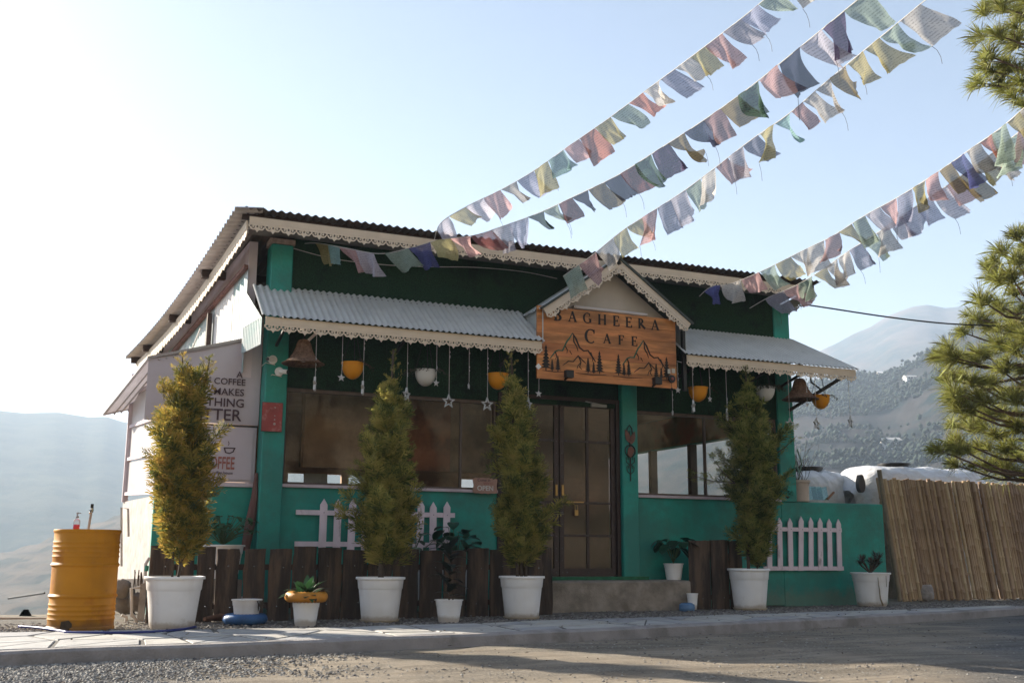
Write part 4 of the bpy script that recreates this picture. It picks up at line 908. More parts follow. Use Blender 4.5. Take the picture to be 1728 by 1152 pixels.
STAR = mat('star_plastic', (.5, .5, .5), .4, .05, 6)
def star_mesh(ro, flat):
    m_ = MB(); P5 = [((ro if i % 2 == 0 else ro*.42)*math.sin(i*math.pi/5), (ro if i % 2 == 0 else ro*.42)*math.cos(i*math.pi/5)) for i in range(10)]
    if flat:
        n_ = 10; m_.add([(x, -.0, z) for x, z in P5]+[(0, -.012, 0), (0, .012, 0)], [(i, (i+1) % n_, 10) for i in range(n_)]+[((i+1) % n_, i, 11) for i in range(n_)])
    else:
        I5 = [(x*.68, z*.68) for x, z in P5]; d_ = .012
        for i in range(10):
            j = (i+1) % 10; m_.hexa([V((P5[i][0], -d_, P5[i][1])), V((P5[j][0], -d_, P5[j][1])), V((I5[j][0], -d_, I5[j][1])), V((I5[i][0], -d_, I5[i][1])), V((P5[i][0], d_, P5[i][1])), V((P5[j][0], d_, P5[j][1])), V((I5[j][0], d_, I5[j][1])), V((I5[i][0], d_, I5[i][1]))])
    me_ = bpy.data.meshes.new('star'); me_.from_pydata([tuple(q) for q in m_.v], [], m_.f); me_.materials.append(STAR); return me_
SM = star_mesh(.05, True); SB = star_mesh(.088, False)
def star_garland(label, x0, x1, drops):
    y = 11.87; t = thing('star_light_garland', label, 'string light', ((x0+x1)/2, y, 3.1), 'star string lights')
    tz = lambda x: 3.2
    cpts = []; k = max(6, int((x1-x0)/.12))
    for i in range(k+1):
        x = x0+(x1-x0)*i/k; cpts.append((x, y, 3.19-.035*abs(math.sin(i*.55))))
    MB().tube(cpts, .004, 5).build('cord', CORD, t)
    rr_ = random.Random(4)
    for (px, py, big, yaw) in drops:
        p = at(px, py, y=y); dr = MB().tube([(p.x, y, 3.17), (p.x+.004, y, p.z+(.088 if big else .05))], .0028, 4).build('drop_cord', CORD, t)
        piece('star', SB if big else SM, dr, Matrix.Translation(p) @ Matrix.Rotation(yaw, 4, 'Z'))
        for q in range(3):
            z_ = p.z+.12+(3.1-p.z)*rr_.random()*.8; MB().lathe([(.001, -.012), (.006, 0), (.001, .014)], (p.x+.006, y-.004, z_), 6).build('bulb', STAR, dr)
star_garland('white star string light with nine drops under the long awning', 2.5, 5.5, [(531, 648, 1, 1.25), (576, 637, 0, .1), (612, 655, 1, 1.2), (686, 666, 1, .8), (736, 646, 0, .3), (757, 677, 1, .1), (791, 651, 0, .9), (822, 682, 1, .15), (891, 682, 1, .6), (909, 664, 0, .1)])
star_garland('white star string light with drops under the short awning past the door', 7.5, 10.35, [(1135, 696, 0, 1.3), (1144, 658, 0, 0), (1170, 686, 1, 1.2), (1198, 673, 0, .3), (1227, 700, 1, .9), (1333, 715, 1, .1), (1362, 682, 0, .3), (1378, 715, 1, .4), (1435, 712, 1, .5)])
# ------------------------------------------------------------------ picket and bark fences
PK_ = mat('picket_paint', (.7, .6, .66), .65, .12, 8, .2, 50, col2=(.27, .2, .22), c2amt=.33, c2scale=6, streak=(1, 1, .4))
def pickets(label, xs, zt, zb, rails, x0, x1, wd=.085, lean=0.):
    t = thing('picket_fence', label, 'fence', ((x0+x1)/2, YW-.05, zb), 'picket panels on the teal wall'); rr_ = random.Random(len(xs))
    for z in rails: MB().box(x0, x1, YW-.05, YW-.025, z-.028, z+.028).build('rail', PK_, t)
    for x in xs:
        j = rr_.uniform(-.015, .015); b0 = zb+rr_.uniform(-.02, .02); w_ = wd/2
        MB().prism([(x-w_+lean, b0), (x+w_+lean, b0), (x+w_+j, zt-.07+j), (x+j, zt+j), (x-w_+j, zt-.07+j)], V((0, YW-.055, 0)), V((1, 0, 0)), V((0, 0, 1)), .018).build('picket', PK_, t)
        MB().lathe([(.006, 0), (.001, .004)], (x+j, YW-.073-.0, rails[0]), 6, axis=(0, -1, 0)).build('nail', BMETAL, t)
pickets('pale lilac picket panel on the wall under the large window', [2.98, 3.15, 3.32, 3.49, 3.66, 3.83, 4.0, 4.17, 4.34, 4.51], 1.3, .68, [1.14, .78], 2.66, 4.62)
pickets('worn lilac picket panel on the low teal wall beside the fourth conifer', [9.32, 9.5, 9.68, 9.85, 10.03, 10.2, 10.37, 10.54], 1.21, .48, [1.04, .5], 9.2, 10.58, .08, -.03)

def bark_board(x0, x1, y, z0, z1, seed):
    rr_ = random.Random(seed); m_ = MB(); n_ = 13; nxs = 6; ph = rr_.uniform(0, 50)
    for i in range(n_+1):
        z = z0+(z1-z0)*i/n_
        e0 = x0+.018*noise.noise(V((ph, z*4, 0)))+.008*noise.noise(V((ph, z*13, 3))); e1 = x1+.018*noise.noise(V((ph+9, z*4, 0)))+.008*noise.noise(V((ph+5, z*13, 3)))
        for k in range(nxs+1):
            t = k/nxs; x = e0+(e1-e0)*t
            m_.v.append(V((x, y-.03*math.sin(math.pi*t)**.6+.012*noise.noise(V((x*22, z*5, ph))), z+(.012*noise.noise(V((x*14, ph, 0))) if i == n_ else 0))))
    for i in range(n_):
        for k in range(nxs): q = i*(nxs+1)+k; m_.f.append([q, q+1, q+nxs+2, q+nxs+1])
    n0 = len(m_.v); fr_ = [0, nxs, (n_)*(nxs+1)+nxs, n_*(nxs+1)]
    m_.v += [V((m_.v[q].x, y+.03, m_.v[q].z)) for q in fr_]
    m_.f.append([n0+3, n0+2, n0+1, n0]); m_.f.append([n_*(nxs+1)+k for k in range(nxs+1)]+[n0+2, n0+3])
    m_.f.append([i*(nxs+1) for i in range(n_, -1, -1)]+[n0, n0+3]); m_.f.append([i*(nxs+1)+nxs for i in range(n_+1)]+[n0+2, n0+1])
    return m_
def bark_fence(label, spans, y, zt, seed):
    t = thing('bark_fence', label, 'fence', ((spans[0][0]+spans[-1][1])/2, y, 0), 'bark slab fences'); rr_ = random.Random(seed)
    for z in (.14, zt-.2): MB().box(spans[0][0]+.02, spans[-1][1]-.02, y+.035, y+.075, z-.03, z+.03).build('rail', DWOOD, t)
    for i, (a, b) in enumerate(spans):
        b_ = bark_board(a, b, y, -.02+rr_.uniform(-.01, .02), zt+rr_.uniform(-.02, .02), seed+i).build('bark_board', BARK, t, smooth=50)
        for z in (.14, zt-.2): MB().lathe([(.007, -.01), (.007, .004), (.001, .006)], ((a+b)/2+rr_.uniform(-.04, .04), y-.036, z+rr_.uniform(-.02, .02)), 6, axis=(0, -1, 0)).build('nail', STEEL, b_)
sp = []
for a, b in ((250, 290), (297, 326), (331, 361), (364, 401), (411, 446), (454, 489), (494, 533), (536, 575), (578, 618), (621, 660), (663, 705), (709, 746), (750, 786), (789, 824), (828, 870), (874, 932)):
    pa = at(a, 980, y=11.5).x; pb = at(b, 980, y=11.5).x; sp.append((pa, pb))
bark_fence('long fence of dark bark slabs behind the row of pots', sp, 11.5, .73, 40)
bark_fence('short screen of three bark slabs beside the fourth conifer pot', [(at(a, 960, y=12.02).x, at(b, 960, y=12.02).x) for a, b in ((1165, 1199), (1201, 1230), (1232, 1252))], 12.02, .87, 70)

# ------------------------------------------------------------------ bamboo fence
BAM = [mat('bamboo_%d' % i, c_, .6, .18, 5, .08, 50, col2=tuple(q*.6 for q in c_), c2amt=.36, c2scale=3, streak=(1, 1, .25)) for i, c_ in enumerate([(.41, .29, .185), (.34, .235, .15), (.49, .37, .235), (.27, .18, .12)])]
bam = thing('bamboo_fence', 'leaning fence of split bamboo poles beside the wrapped tanks', 'fence', (13.5, 13.2, 0))
bmesh_ = []
rr_ = random.Random(8)
for k in range(8):
    pr = [(.026, 0)]; z = rr_.uniform(.1, .35)
    while z < 1.86:
        pr += [(.0255, z-.015), (.031, z-.005), (.031, z+.004), (.0262, z+.014)]; z += rr_.uniform(.26, .4)
    pr += [(.025, 1.92), (.02, 1.921), (.001, 1.915)]
    o = MB().lathe(pr, (0, 0, 0), 8).build('bamboo_pole', BAM[k % 4], None, smooth=True); bmesh_.append(o.data); bpy.data.objects.remove(o)
x = 12.23; i = 0
while x < 15.6:
    s_ = rr_.uniform(.9, 1.35); lean = -.155+rr_.uniform(-.004, .004); y_ = 13.2+rr_.uniform(-.025, .02)
    o = piece('bamboo_pole', bmesh_[rr_.randrange(8)], bam, Matrix.Translation((x+.025, y_, .0+rr_.uniform(-.02, .02))) @ Matrix.Rotation(math.atan(lean), 4, 'Y') @ Matrix.Rotation(rr_.uniform(0, 6.28), 4, 'Z') @ Matrix.Diagonal((s_, s_, rr_.uniform(.975, .995), 1)))
    x += .044*s_
MB().tube([(12.2, 13.12, 0), (11.93, 13.1, 2.0)], .035, 10).build('end_post', mat('weathered_post', (.22, .18, .13), .8, .25, 8, .2, 40), bam, smooth=True)
for z in (.4, 1.5): MB().tube([(12.3-.155*z, 13.26, z), (15.7-.155*z, 13.26, z)], .03, 8).build('rail', BAM[1], bam)

# ------------------------------------------------------------------ pots
def big_pot(m_, c, r_, h_):
    pr = [(.001, .0), (r_*.68, 0), (r_*.7, .012), (r_*.735, .03), (r_*.8, h_*.4), (r_*.865, h_*.72), (r_*.875, h_*.735), (r_*.895, h_*.75), (r_*.93, h_*.945), (r_*.99, h_*.948), (r_, h_*.957), (r_, h_*.99), (r_*.985, h_), (r_*.92, h_), (r_*.905, h_*.985), (r_*.89, h_*.86)]
    return m_.lathe(pr, c, 44)
def saucer(m_, c, r_): return m_.lathe([(.001, .0), (r_*.72, 0), (r_*.8, .03), (r_*.775, .032), (r_*.76, .02)], c, 40)
SAUC = mat('stained_saucer', (.5, .42, .32), .7, .2, 8)

# ------------------------------------------------------------------ feathery conifers
def spray(m_, o_, d_, up_, L_, rr_):
    sd = d_.cross(up_)
    if sd.length < .05: return
    sd.normalize(); nr = sd.cross(d_); w_ = L_*.085
    def finger(p, q, l):
        e = q.cross(nr); e = e.normalized()*w_*.5; m_.add([p-e*.6, p+q*l*.55-e, p+q*l, p+q*l*.55+e], [(0, 1, 2, 3)])
    finger(o_, d_, L_)
    for k in range(4):
        t = .12+.2*k; p = o_+d_*L_*t
        for s in (-1, 1):
            q = (d_*.75+sd*s*rr_.uniform(.5, .95)+nr*rr_.uniform(-.3, .35)).normalized(); finger(p, q, L_*(.62-.1*k)*rr_.uniform(.8, 1.15))
def conifer(label, pot, pr_, prof, leaders, mt_, seed, n_br=330, trunk=(.02, .012), potr=.26, poth=.45, extra=None, stems=1, clean=.62):
    """pot = ground point; prof = [(photo y, left x, right x)] outline of the crown"""
    rr_ = random.Random(seed); t = thing('potted_conifer', label, 'potted tree', pot, 'potted conifers')
    planter = big_pot(MB(), pot, potr, poth).build('planter', WPLAST, t, smooth=40)
    MB().disc(V(pot)+V((0, 0, poth*.95)), potr*.9, 28).build('soil', SOIL, planter)
    if pr_: saucer(MB(), V(pot)+V((0, 0, -.004)), potr).build('saucer', SAUC, planter, smooth=40)
    prof3 = []
    for (py, xl, xr) in prof:
        a = at(xl, py, y=pot[1]); b = at(xr, py, y=pot[1]); prof3.append((a.z, (a.x+b.x)/2, (b-a).length/2))
    prof3.sort()
    def pz(z, k):
        return pl([(q[0], q[k]) for q in prof3], z)
    z0, z1 = prof3[0][0], prof3[-1][0]
    for k in range(stems):
        ox = (k-(stems-1)/2)*.05; tips = leaders[k % len(leaders)]; tp_ = at(tips[0], tips[1], y=pot[1]); b0 = V(pot)+V((ox, 0, poth*.9))
        pts = [b0+(tp_-b0)*q+V((.015*noise.noise(V((q*4, seed+k, 0))), .015*noise.noise(V((q*4, seed+k, 5))), 0)) for q in [i/8 for i in range(9)]]
        MB().tube(pts, [trunk[0]*(1-q/9)+trunk[1]*q/9*.3 for q in range(9)], 7).build('trunk', STEM, t, smooth=True)
    m_ = MB(); br = MB()
    def plume(o_, tip, sz):
        """one feathery bough: a stem with side shoots, each carrying flat sprays"""
        ax = tip-o_; L_ = ax.length; d_ = ax.normalized(); pts = [o_, o_.lerp(tip, .5)+V((0, 0, -.06*L_)), tip]; br.tube(pts, [.005, .0035, .0012], 3, cap=False)
        sd = d_.cross(V((0, 0, 1))); sd = sd.normalized() if sd.length > .1 else V((1, 0, 0)); nr = sd.cross(d_)
        n_ = max(5, int(L_/.034))
        for k in range(n_):
            t = .28+.72*(k+.5)/n_; p = pts[0].lerp(pts[1], t*2) if t < .5 else pts[1].lerp(pts[2], t*2-1); w_ = (.1*(1-t)+.06)*sz*1.7
            for q in range(2):
                a = rr_.uniform(0, 6.28); out = (sd*math.cos(a)+nr*math.sin(a)*.8); q_ = (d_*rr_.uniform(.5, 1.0)+out*rr_.uniform(.5, 1.0)+V((0, 0, .25))).normalized()
                spray(m_, p, q_, (nr+V((rr_.uniform(-.7, .7), rr_.uniform(-.7, .7), rr_.uniform(-.7, .7)))).normalized(), w_*rr_.uniform(.75, 1.2), rr_)
        spray(m_, tip-d_*.02, d_, nr, .09*sz, rr_)
    nb = int(n_br*(.19+.05*rr_.random()))
    for i in range(nb):
        f = ((i+rr_.random())/nb)**1.08; z = z0+(z1-z0)*f; r_ = pz(z, 2); cx = pz(z, 1); a = i*2.399+rr_.uniform(-.5, .5)
        k = rr_.uniform(.5, .9) if rr_.random() > .3 else rr_.uniform(.95, 1.25)
        re = max(.025, r_-.055)*(1+.6*noise.noise(V((math.cos(a)*1.4, math.sin(a)*1.4, z*4.5+seed)))); tip = V((cx+math.cos(a)*re*k, pot[1]+math.sin(a)*re*k, z+rr_.uniform(-.02, .05))); lift = max(.08, r_*rr_.uniform(.5, 1.1)); plume(V((cx+rr_.uniform(-.02, .02), pot[1], z-lift)), tip, .34+.8*min(1, r_/.24))
        if i % 5 == 0:                                 # short inner growth
            a += 1.2; plume(V((cx, pot[1], z-.1)), V((cx+math.cos(a)*r_*.5, pot[1]+math.sin(a)*r_*.5, z)), .85)
    for lx, ly, dz in leaders:                       # wispy leading shoots with short side twigs
        tip = at(lx, ly, y=pot[1]); b0 = tip-V((rr_.uniform(-.04, .04), 0, dz)); br.tube([b0, tip], [.005, .0012], 4)
        for i in range(12):
            q = (i+.6)/12; p = tip.lerp(b0, q); a = i*2.4; ll = .025+.15*q*rr_.uniform(.5, 1.1); e_ = p+V((math.cos(a)*ll*.75, math.sin(a)*ll*.75, ll*.85)); br.tube([p, e_], [.002, .0008], 3, cap=False)
            for k in range(5): c_ = p.lerp(e_, .3+.7*k/4); spray(m_, c_, ((e_-p).normalized()+V((rr_.uniform(-.6, .6), rr_.uniform(-.6, .6), rr_.uniform(-.2, .6)))).normalized(), V((rr_.uniform(-1, 1), rr_.uniform(-1, 1), .5)).normalized(), .03+.035*q, rr_)
            spray(m_, p, V((rr_.uniform(-.3, .3), rr_.uniform(-.3, .3), 1)).normalized(), V((rr_.uniform(-1, 1), rr_.uniform(-1, 1), .1)).normalized(), .04, rr_)
    for e in extra or []:
        a, b, k = e; A = at(*a, y=pot[1]); B = at(*b, y=pot[1]-.1); br.tube([A, A.lerp(B, .5)+V((0, 0, -.03)), B], [.009, .007, .003], 5)
        for i in range(k):
            q = .15+.85*rr_.random(); p = A.lerp(B, q)+V((0, 0, -.03*math.sin(math.pi*q)))+V((rr_.gauss(0, .03), rr_.gauss(0, .03), rr_.gauss(0, .035)))
            spray(m_, p, ((B-A).normalized()+V((rr_.uniform(-.9, .9), rr_.uniform(-.9, .9), rr_.uniform(-.3, 1)))).normalized(), V((rr_.uniform(-.5, .5), rr_.uniform(-.5, .5), 1)).normalized(), rr_.uniform(.06, .1), rr_)
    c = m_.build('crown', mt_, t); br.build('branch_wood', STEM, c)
    return t
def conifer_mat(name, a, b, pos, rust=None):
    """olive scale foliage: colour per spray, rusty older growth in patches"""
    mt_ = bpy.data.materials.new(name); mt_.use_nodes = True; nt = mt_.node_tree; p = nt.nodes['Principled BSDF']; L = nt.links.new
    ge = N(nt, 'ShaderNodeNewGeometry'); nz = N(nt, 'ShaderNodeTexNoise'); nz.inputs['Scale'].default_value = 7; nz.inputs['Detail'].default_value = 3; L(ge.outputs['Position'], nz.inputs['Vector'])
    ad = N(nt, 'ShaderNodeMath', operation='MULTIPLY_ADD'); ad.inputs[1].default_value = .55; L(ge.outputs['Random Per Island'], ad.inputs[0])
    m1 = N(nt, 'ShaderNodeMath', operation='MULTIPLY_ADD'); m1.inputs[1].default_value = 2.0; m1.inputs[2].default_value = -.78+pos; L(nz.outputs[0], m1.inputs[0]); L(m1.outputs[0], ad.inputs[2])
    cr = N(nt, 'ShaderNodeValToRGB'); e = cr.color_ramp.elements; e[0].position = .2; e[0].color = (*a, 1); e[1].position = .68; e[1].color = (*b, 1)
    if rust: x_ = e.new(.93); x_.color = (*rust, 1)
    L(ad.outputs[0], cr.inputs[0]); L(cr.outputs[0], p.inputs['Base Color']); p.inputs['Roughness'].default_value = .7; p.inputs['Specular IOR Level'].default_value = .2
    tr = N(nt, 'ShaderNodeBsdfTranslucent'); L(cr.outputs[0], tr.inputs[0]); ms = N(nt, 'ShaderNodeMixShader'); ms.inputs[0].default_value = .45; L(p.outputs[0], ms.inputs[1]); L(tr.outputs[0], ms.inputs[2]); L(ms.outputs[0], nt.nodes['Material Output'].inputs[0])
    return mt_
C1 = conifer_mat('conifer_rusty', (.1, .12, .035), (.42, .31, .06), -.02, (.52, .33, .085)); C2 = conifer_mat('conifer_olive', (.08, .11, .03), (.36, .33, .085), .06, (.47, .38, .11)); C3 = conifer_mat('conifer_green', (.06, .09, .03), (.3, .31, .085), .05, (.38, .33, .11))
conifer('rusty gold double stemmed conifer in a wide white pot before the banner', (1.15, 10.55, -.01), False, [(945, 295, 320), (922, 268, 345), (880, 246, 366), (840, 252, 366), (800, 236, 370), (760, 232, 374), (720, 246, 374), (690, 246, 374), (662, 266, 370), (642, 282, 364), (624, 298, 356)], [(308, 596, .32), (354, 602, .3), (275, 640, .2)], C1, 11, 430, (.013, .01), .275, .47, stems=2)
conifer('olive conifer with a long pinkish tip in a white pot before the large window', (3.23, 10.88, -.01), True, [(945, 636, 660), (925, 612, 690), (900, 601, 700), (860, 594, 716), (800, 592, 716), (760, 600, 706), (720, 606, 702), (700, 614, 698), (680, 626, 690), (662, 638, 678), (645, 650, 668)], [(664, 590, .48)], C2, 22, 420, (.032, .02), .255, .45)
conifer('bushy olive conifer in a white pot before the door', (4.83, 10.89, -.01), True, [(950, 866, 892), (930, 846, 918), (900, 836, 934), (860, 826, 934), (820, 834, 938), (780, 832, 926), (745, 828, 918), (715, 832, 908), (690, 838, 898), (665, 848, 888), (640, 856, 876)], [(862, 592, .45)], C2, 33, 430, (.02, .014), .252, .455, stems=3)
conifer('dark green conifer with one branch reaching sideways in a white pot beside the picket panel', (8.42, 11.73, -.01), True, [(950, 1268, 1290), (920, 1250, 1306), (880, 1236, 1312), (840, 1230, 1318), (800, 1226, 1322), (760, 1222, 1328), (720, 1224, 1322), (695, 1230, 1300), (670, 1240, 1284), (648, 1250, 1270)], [(1258, 618, .3)], C3, 44, 430, (.024, .015), .275, .52, extra=[((1240, 815), (1165, 800), 70), ((1240, 815), (1200, 770), 30), ((1300, 770), (1345, 735), 30)])

# ------------------------------------------------------------------ smaller pots and plants
def blade(m_, o_, d_, L_, w_, droop=.4, n_=5, fold=.15):
    d_ = V(d_).normalized(); h_ = V((d_.x, d_.y, 0)); sd = d_.cross(V((0, 0, 1))); sd = sd.normalized() if sd.length > .05 else V((1, 0, 0)); n0 = len(m_.v); p = V(o_); q = d_.copy()
    for i in range(n_+1):
        t = i/n_; w2 = w_*math.sin(math.pi*min(1, .08+t*.9))**.8*.5; up_ = sd.cross(q)
        m_.v += [p-sd*w2+up_*w2*fold, p.copy(), p+sd*w2+up_*w2*fold]; p = p+q*L_/n_; q = (q+V((0, 0, -droop/n_))).normalized()
    for i in range(n_):
        for k in (0, 1): a = n0+i*3+k; m_.f.append([a, a+1, a+4, a+3])
def small_pot(name, label, cat, c, r_, h_, group=None):
    t = thing(name, label, cat, c, group); b_ = big_pot(MB(), c, r_, h_).build('planter', WPLAST, t, smooth=40); MB().disc(V(c)+V((0, 0, h_*.93)), r_*.9, 20).build('soil', SOIL, t); return t
def leaves(t, name, c, mt_, spec, rr_, n_):
    m_ = MB()
    for i in range(n_):
        L_, w_, el0, el1, dr = spec; a = i*2.4+rr_.uniform(-.3, .3); el = R(rr_.uniform(el0, el1)); blade(m_, V(c)+V((rr_.uniform(-.03, .03), rr_.uniform(-.03, .03), 0)), V((math.cos(a)*math.cos(el), math.sin(a)*math.cos(el), math.sin(el))), L_*rr_.uniform(.7, 1.15), w_*rr_.uniform(.8, 1.2), dr)
    return m_.build(name, mt_, t, smooth=180)
r5 = random.Random(55)
def tyre(name, label, c, R_, r_, mt_, tread):
    t = thing(name, label, 'tyre', c); m_ = MB(); n1, n2 = 56, 12
    for i in range(n1):
        a = 2*math.pi*i/n1
        for k in range(n2):
            b = 2*math.pi*k/n2; rr2 = r_*(1+(tread*(1 if (i+(k % 3)) % 2 else -1) if math.cos(b) > -.2 else 0)); q = R_+rr2*math.cos(b); m_.v.append(V(c)+V((q*math.cos(a), q*math.sin(a), r_*1.0+rr2*math.sin(b)*1.0)))
    for i in range(n1):
        for k in range(n2): m_.f.append([i*n2+k, ((i+1) % n1)*n2+k, ((i+1) % n1)*n2+(k+1) % n2, i*n2+(k+1) % n2])
    m_.build('tyre', mt_, t, smooth=60); return t
g0 = at(416, 1052, z=0); g0 = V((g0.x, g0.y+.1, 0))
tyre('painted_tyre', 'blue painted scooter tyre lying on the gravel round a small pot', (g0.x, g0.y, -.01), .165, .052, mat('blue_paint_rubber', (.035, .11, .28), .5, .2, 9, .2, 50, col2=(.06, .07, .09), c2amt=.3, c2scale=6), .02)
t = small_pot('small_pot', 'small white pot standing inside the blue tyre', 'pot', (g0.x+.01, g0.y, .0), .15, .23); leaves(t, 'withered_sprig', (g0.x+.1, g0.y-.13, .22), DRY, (.12, .03, -60, -10, .8), r5, 7)
g1 = at(515, 1054, z=0); g1 = V((g1.x, g1.y, 0))
t = small_pot('small_pot', 'white pot topped by the yellow tyre and a broad leaved plant', 'pot', (g1.x, g1.y, -.01), .14, .24); leaves(t, 'leaves', (g1.x, g1.y, .24), LEAF, (.26, .085, 15, 75, 1.0), r5, 26); leaves(t, 'dead_leaves', (g1.x, g1.y-.03, .26), DRY, (.2, .06, 5, 70, 1.4), r5, 7)
tyre('painted_tyre', 'yellow painted scooter tyre resting on a white pot', (g1.x, g1.y, .215), .155, .05, mat('yellow_paint_rubber', (.48, .2, .02), .55, .2, 9, .2, 50, col2=(.25, .1, .02), c2amt=.33, c2scale=7), .07)
g2 = at(757, 1048, z=0); g2 = V((g2.x, g2.y, 0)); t = small_pot('small_pot', 'small white pot with a dark rubber plant between two conifers', 'pot', (g2.x, g2.y, -.01), .148, .23)
MB().tube([(g2.x, g2.y, .2), (g2.x+.01, g2.y, .5), (g2.x-.02, g2.y, .75)], .009, 6).tube([(g2.x+.04, g2.y, .2), (g2.x+.07, g2.y, .4)], .007, 6).build('stem', STEM, t)
m_ = MB()
for i in range(24):
    a = i*2.4; z = .25+.5*(i/24); el = R(r5.uniform(5, 60)); blade(m_, (g2.x, g2.y, z), V((math.cos(a)*math.cos(el), math.sin(a)*math.cos(el), math.sin(el))), r5.uniform(.15, .25), r5.uniform(.07, .1), .8)
m_.build('leaves', DLEAF, t, smooth=180)
def leafy(name, label, c, r_, h_, potm, n_, hgt, lsz, mt_, grp=None):
    t = small_pot(name, label, 'pot plant', c, r_, h_, grp); m_ = MB(); st_ = MB()
    for i in range(n_):
        a = i*2.4; rad = r5.uniform(.03, r_*1.1); o_ = V(c)+V((0, 0, h_)); e = V(c)+V((math.cos(a)*rad*1.5, math.sin(a)*rad*1.5, h_+hgt*r5.uniform(.35, 1))); st_.tube([o_, (o_+e)/2+V((0, 0, .03)), e], .004, 4); el = R(r5.uniform(-40, 35)); blade(m_, e, V((math.cos(a+r5.uniform(-.6, .6))*math.cos(el), math.sin(a)*math.cos(el), math.sin(el))), lsz*r5.uniform(.7, 1.2), lsz*.72, 1.0)
    m_.build('leaves', mt_, t, smooth=180); st_.build('stalks', mat('green_stalk', (.05, .09, .03), .6), t); return t
MON = mat('glossy_dark_leaf', (.012, .05, .028), .35, .3, 8, island=.35, trans=.15)
c = at(375, 935, y=12.15); leafy('small_pot', 'white pot with leafy herbs behind the bark fence under the banner', (c.x, c.y, .4), .24, .36, None, 60, .32, .09, LEAF)
MB().box(c.x-.2, c.x+.2, 11.98, 12.32, -.02, .39).build('plinth_block', CONC).name = 'plinth_block'; tag(bpy.data.objects['plinth_block'], 'rough block carrying the herb pot behind the bark fence', 'block')
c = at(768, 950, y=12.1); leafy('small_pot', 'white pot with dark split leaf plant behind the bark fence', (c.x, c.y, .1), .17, .4, None, 22, .55, .2, MON)
c = at(690, 950, y=12.1); leafy('small_pot', 'white pot with pale variegated plant half hidden behind the second conifer', (c.x, c.y, .1), .17, .4, None, 16, .5, .16, mat('variegated_leaf', (.16, .22, .17), .5, .5, 14, island=.3, trans=.2))
c = at(1137, 975, y=12.25); leafy('small_pot', 'white pot with dark elephant ear plant on the door step', (c.x, c.y, .358), .135, .21, None, 15, .36, .21, MON)
c = at(1472, 1021, z=0); t = small_pot('large_pot', 'large cracked white pot with a spiky succulent beside the bamboo fence', 'pot plant', (c.x, c.y, -.01), .275, .46)
m_ = MB(); 
for b_ in range(9):
    a = b_*2.4; q = V((c.x, c.y, .44)); e = q+V((math.cos(a)*.15, math.sin(a)*.1, .06+.2*r5.random()))
    for i in range(34):
        aa = i*2.4; el = R(r5.uniform(-10, 70)); blade(m_, e, V((math.cos(aa)*math.cos(el), math.sin(aa)*math.cos(el), math.sin(el))), .11, .014, .2, 2)
    m_.tube([q, e], .012, 5)
m_.build('spiky_rosettes', mat('dusty_succulent', (.075, .06, .05), .7, .3, 12, island=.4), t)
cr_ = MB().ribbon([(-.09, .38), (-.085, .28), (-.075, .2), (-.07, .1), (-.03, .0)], [.006, .012, .016, .018, .03], V((c.x, c.y-.246, .01)), V((1, 0, 0)), V((0, 0, 1)), .003).ribbon([(.05, .4), (.05, .25)], .006, V((c.x, c.y-.25, .01)), V((1, 0, 0)), V((0, 0, 1)), .003)
cr_.build('dirt_run', mat('dirt_run', (.16, .12, .07), .9, .3, 20), t)
c = at(1562, 1012, z=0); t = thing('grow_bag', 'small crumpled printed sack at the foot of the bamboo fence', 'sack', (c.x, c.y, 0))
MB().lathe([(.001, -.01), (.1, -.01), (.125, .03), (.13, .1), (.12, .19), (.1, .235), (.085, .24), (.08, .22)], (c.x, c.y, 0), 28, jit=lambda a, z: 1+.06*math.sin(a*5+z*40)+.03*math.sin(a*11)).build('sack', mat('printed_sack', (.3, .27, .26), .6, .3, 14, .4, 30, col2=(.3, .1, .11), c2amt=.3, c2scale=14), t, smooth=60); leaves(t, 'sprout', (c.x+.03, c.y, .2), LEAF, (.12, .015, 40, 80, .5), r5, 6)
c = at(1350, 840, y=12.62); t = thing('dry_pot', 'tall cream pot with bare twigs on the low teal wall', 'pot plant', (c.x, c.y, 1.435))
MB().lathe([(.001, 0), (.12, 0), (.13, .01), (.135, .27), (.155, .275), (.155, .31), (.14, .31), (.13, .28), (.001, .28)], (c.x, c.y, 1.435), 28).build('pot', mat('cream_pot', (.48, .4, .34), .7, .15, 6), t, smooth=40)
tw = MB()
for i in range(12):
    p = V((c.x+r5.uniform(-.06, .06), c.y, 1.7)); d_ = V((r5.uniform(-.5, .7), r5.uniform(-.4, .4), 1)).normalized(); pts = [p]
    for k in range(5): pts.append(pts[-1]+(d_+V((r5.uniform(-.5, .5), r5.uniform(-.3, .3), r5.uniform(-.1, .3)))).normalized()*.13)
    tw.tube(pts, [.005, .004, .004, .003, .002, .0015], 4)
    tw.tube([pts[2], pts[2]+V((r5.uniform(-.15, .15), .02, .16))], .0022, 4)
tw.build('twigs', STEM, t); MB().tube([(c.x-.02, c.y, 1.72), (c.x+.02, c.y-.05, 2.0), (c.x-.05, c.y-.05, 2.2), (c.x-.09, c.y-.03, 2.05), (c.x-.04, c.y-.06, 1.85)], .012, 6).build('coiled_hose', mat('green_hose', (.2, .3, .25), .5), t)
c = at(1322, 838, y=12.58); t = thing('clipped_shrub', 'dark clipped shrub on the low wall between conifer and cream pot', 'plant', (c.x, c.y, 1.435)); m_ = MB()
for i in range(900):
    a = V((r5.gauss(0, 1), r5.gauss(0, 1), r5.gauss(0, 1))).normalized(); p = V((c.x+a.x*.15, c.y+a.y*.1, 1.545+a.z*.1)); leafq(m_, p, (a+V((r5.uniform(-.5, .5), r5.uniform(-.5, .5), r5.uniform(-.5, .5)))).normalized(), .035, .018)
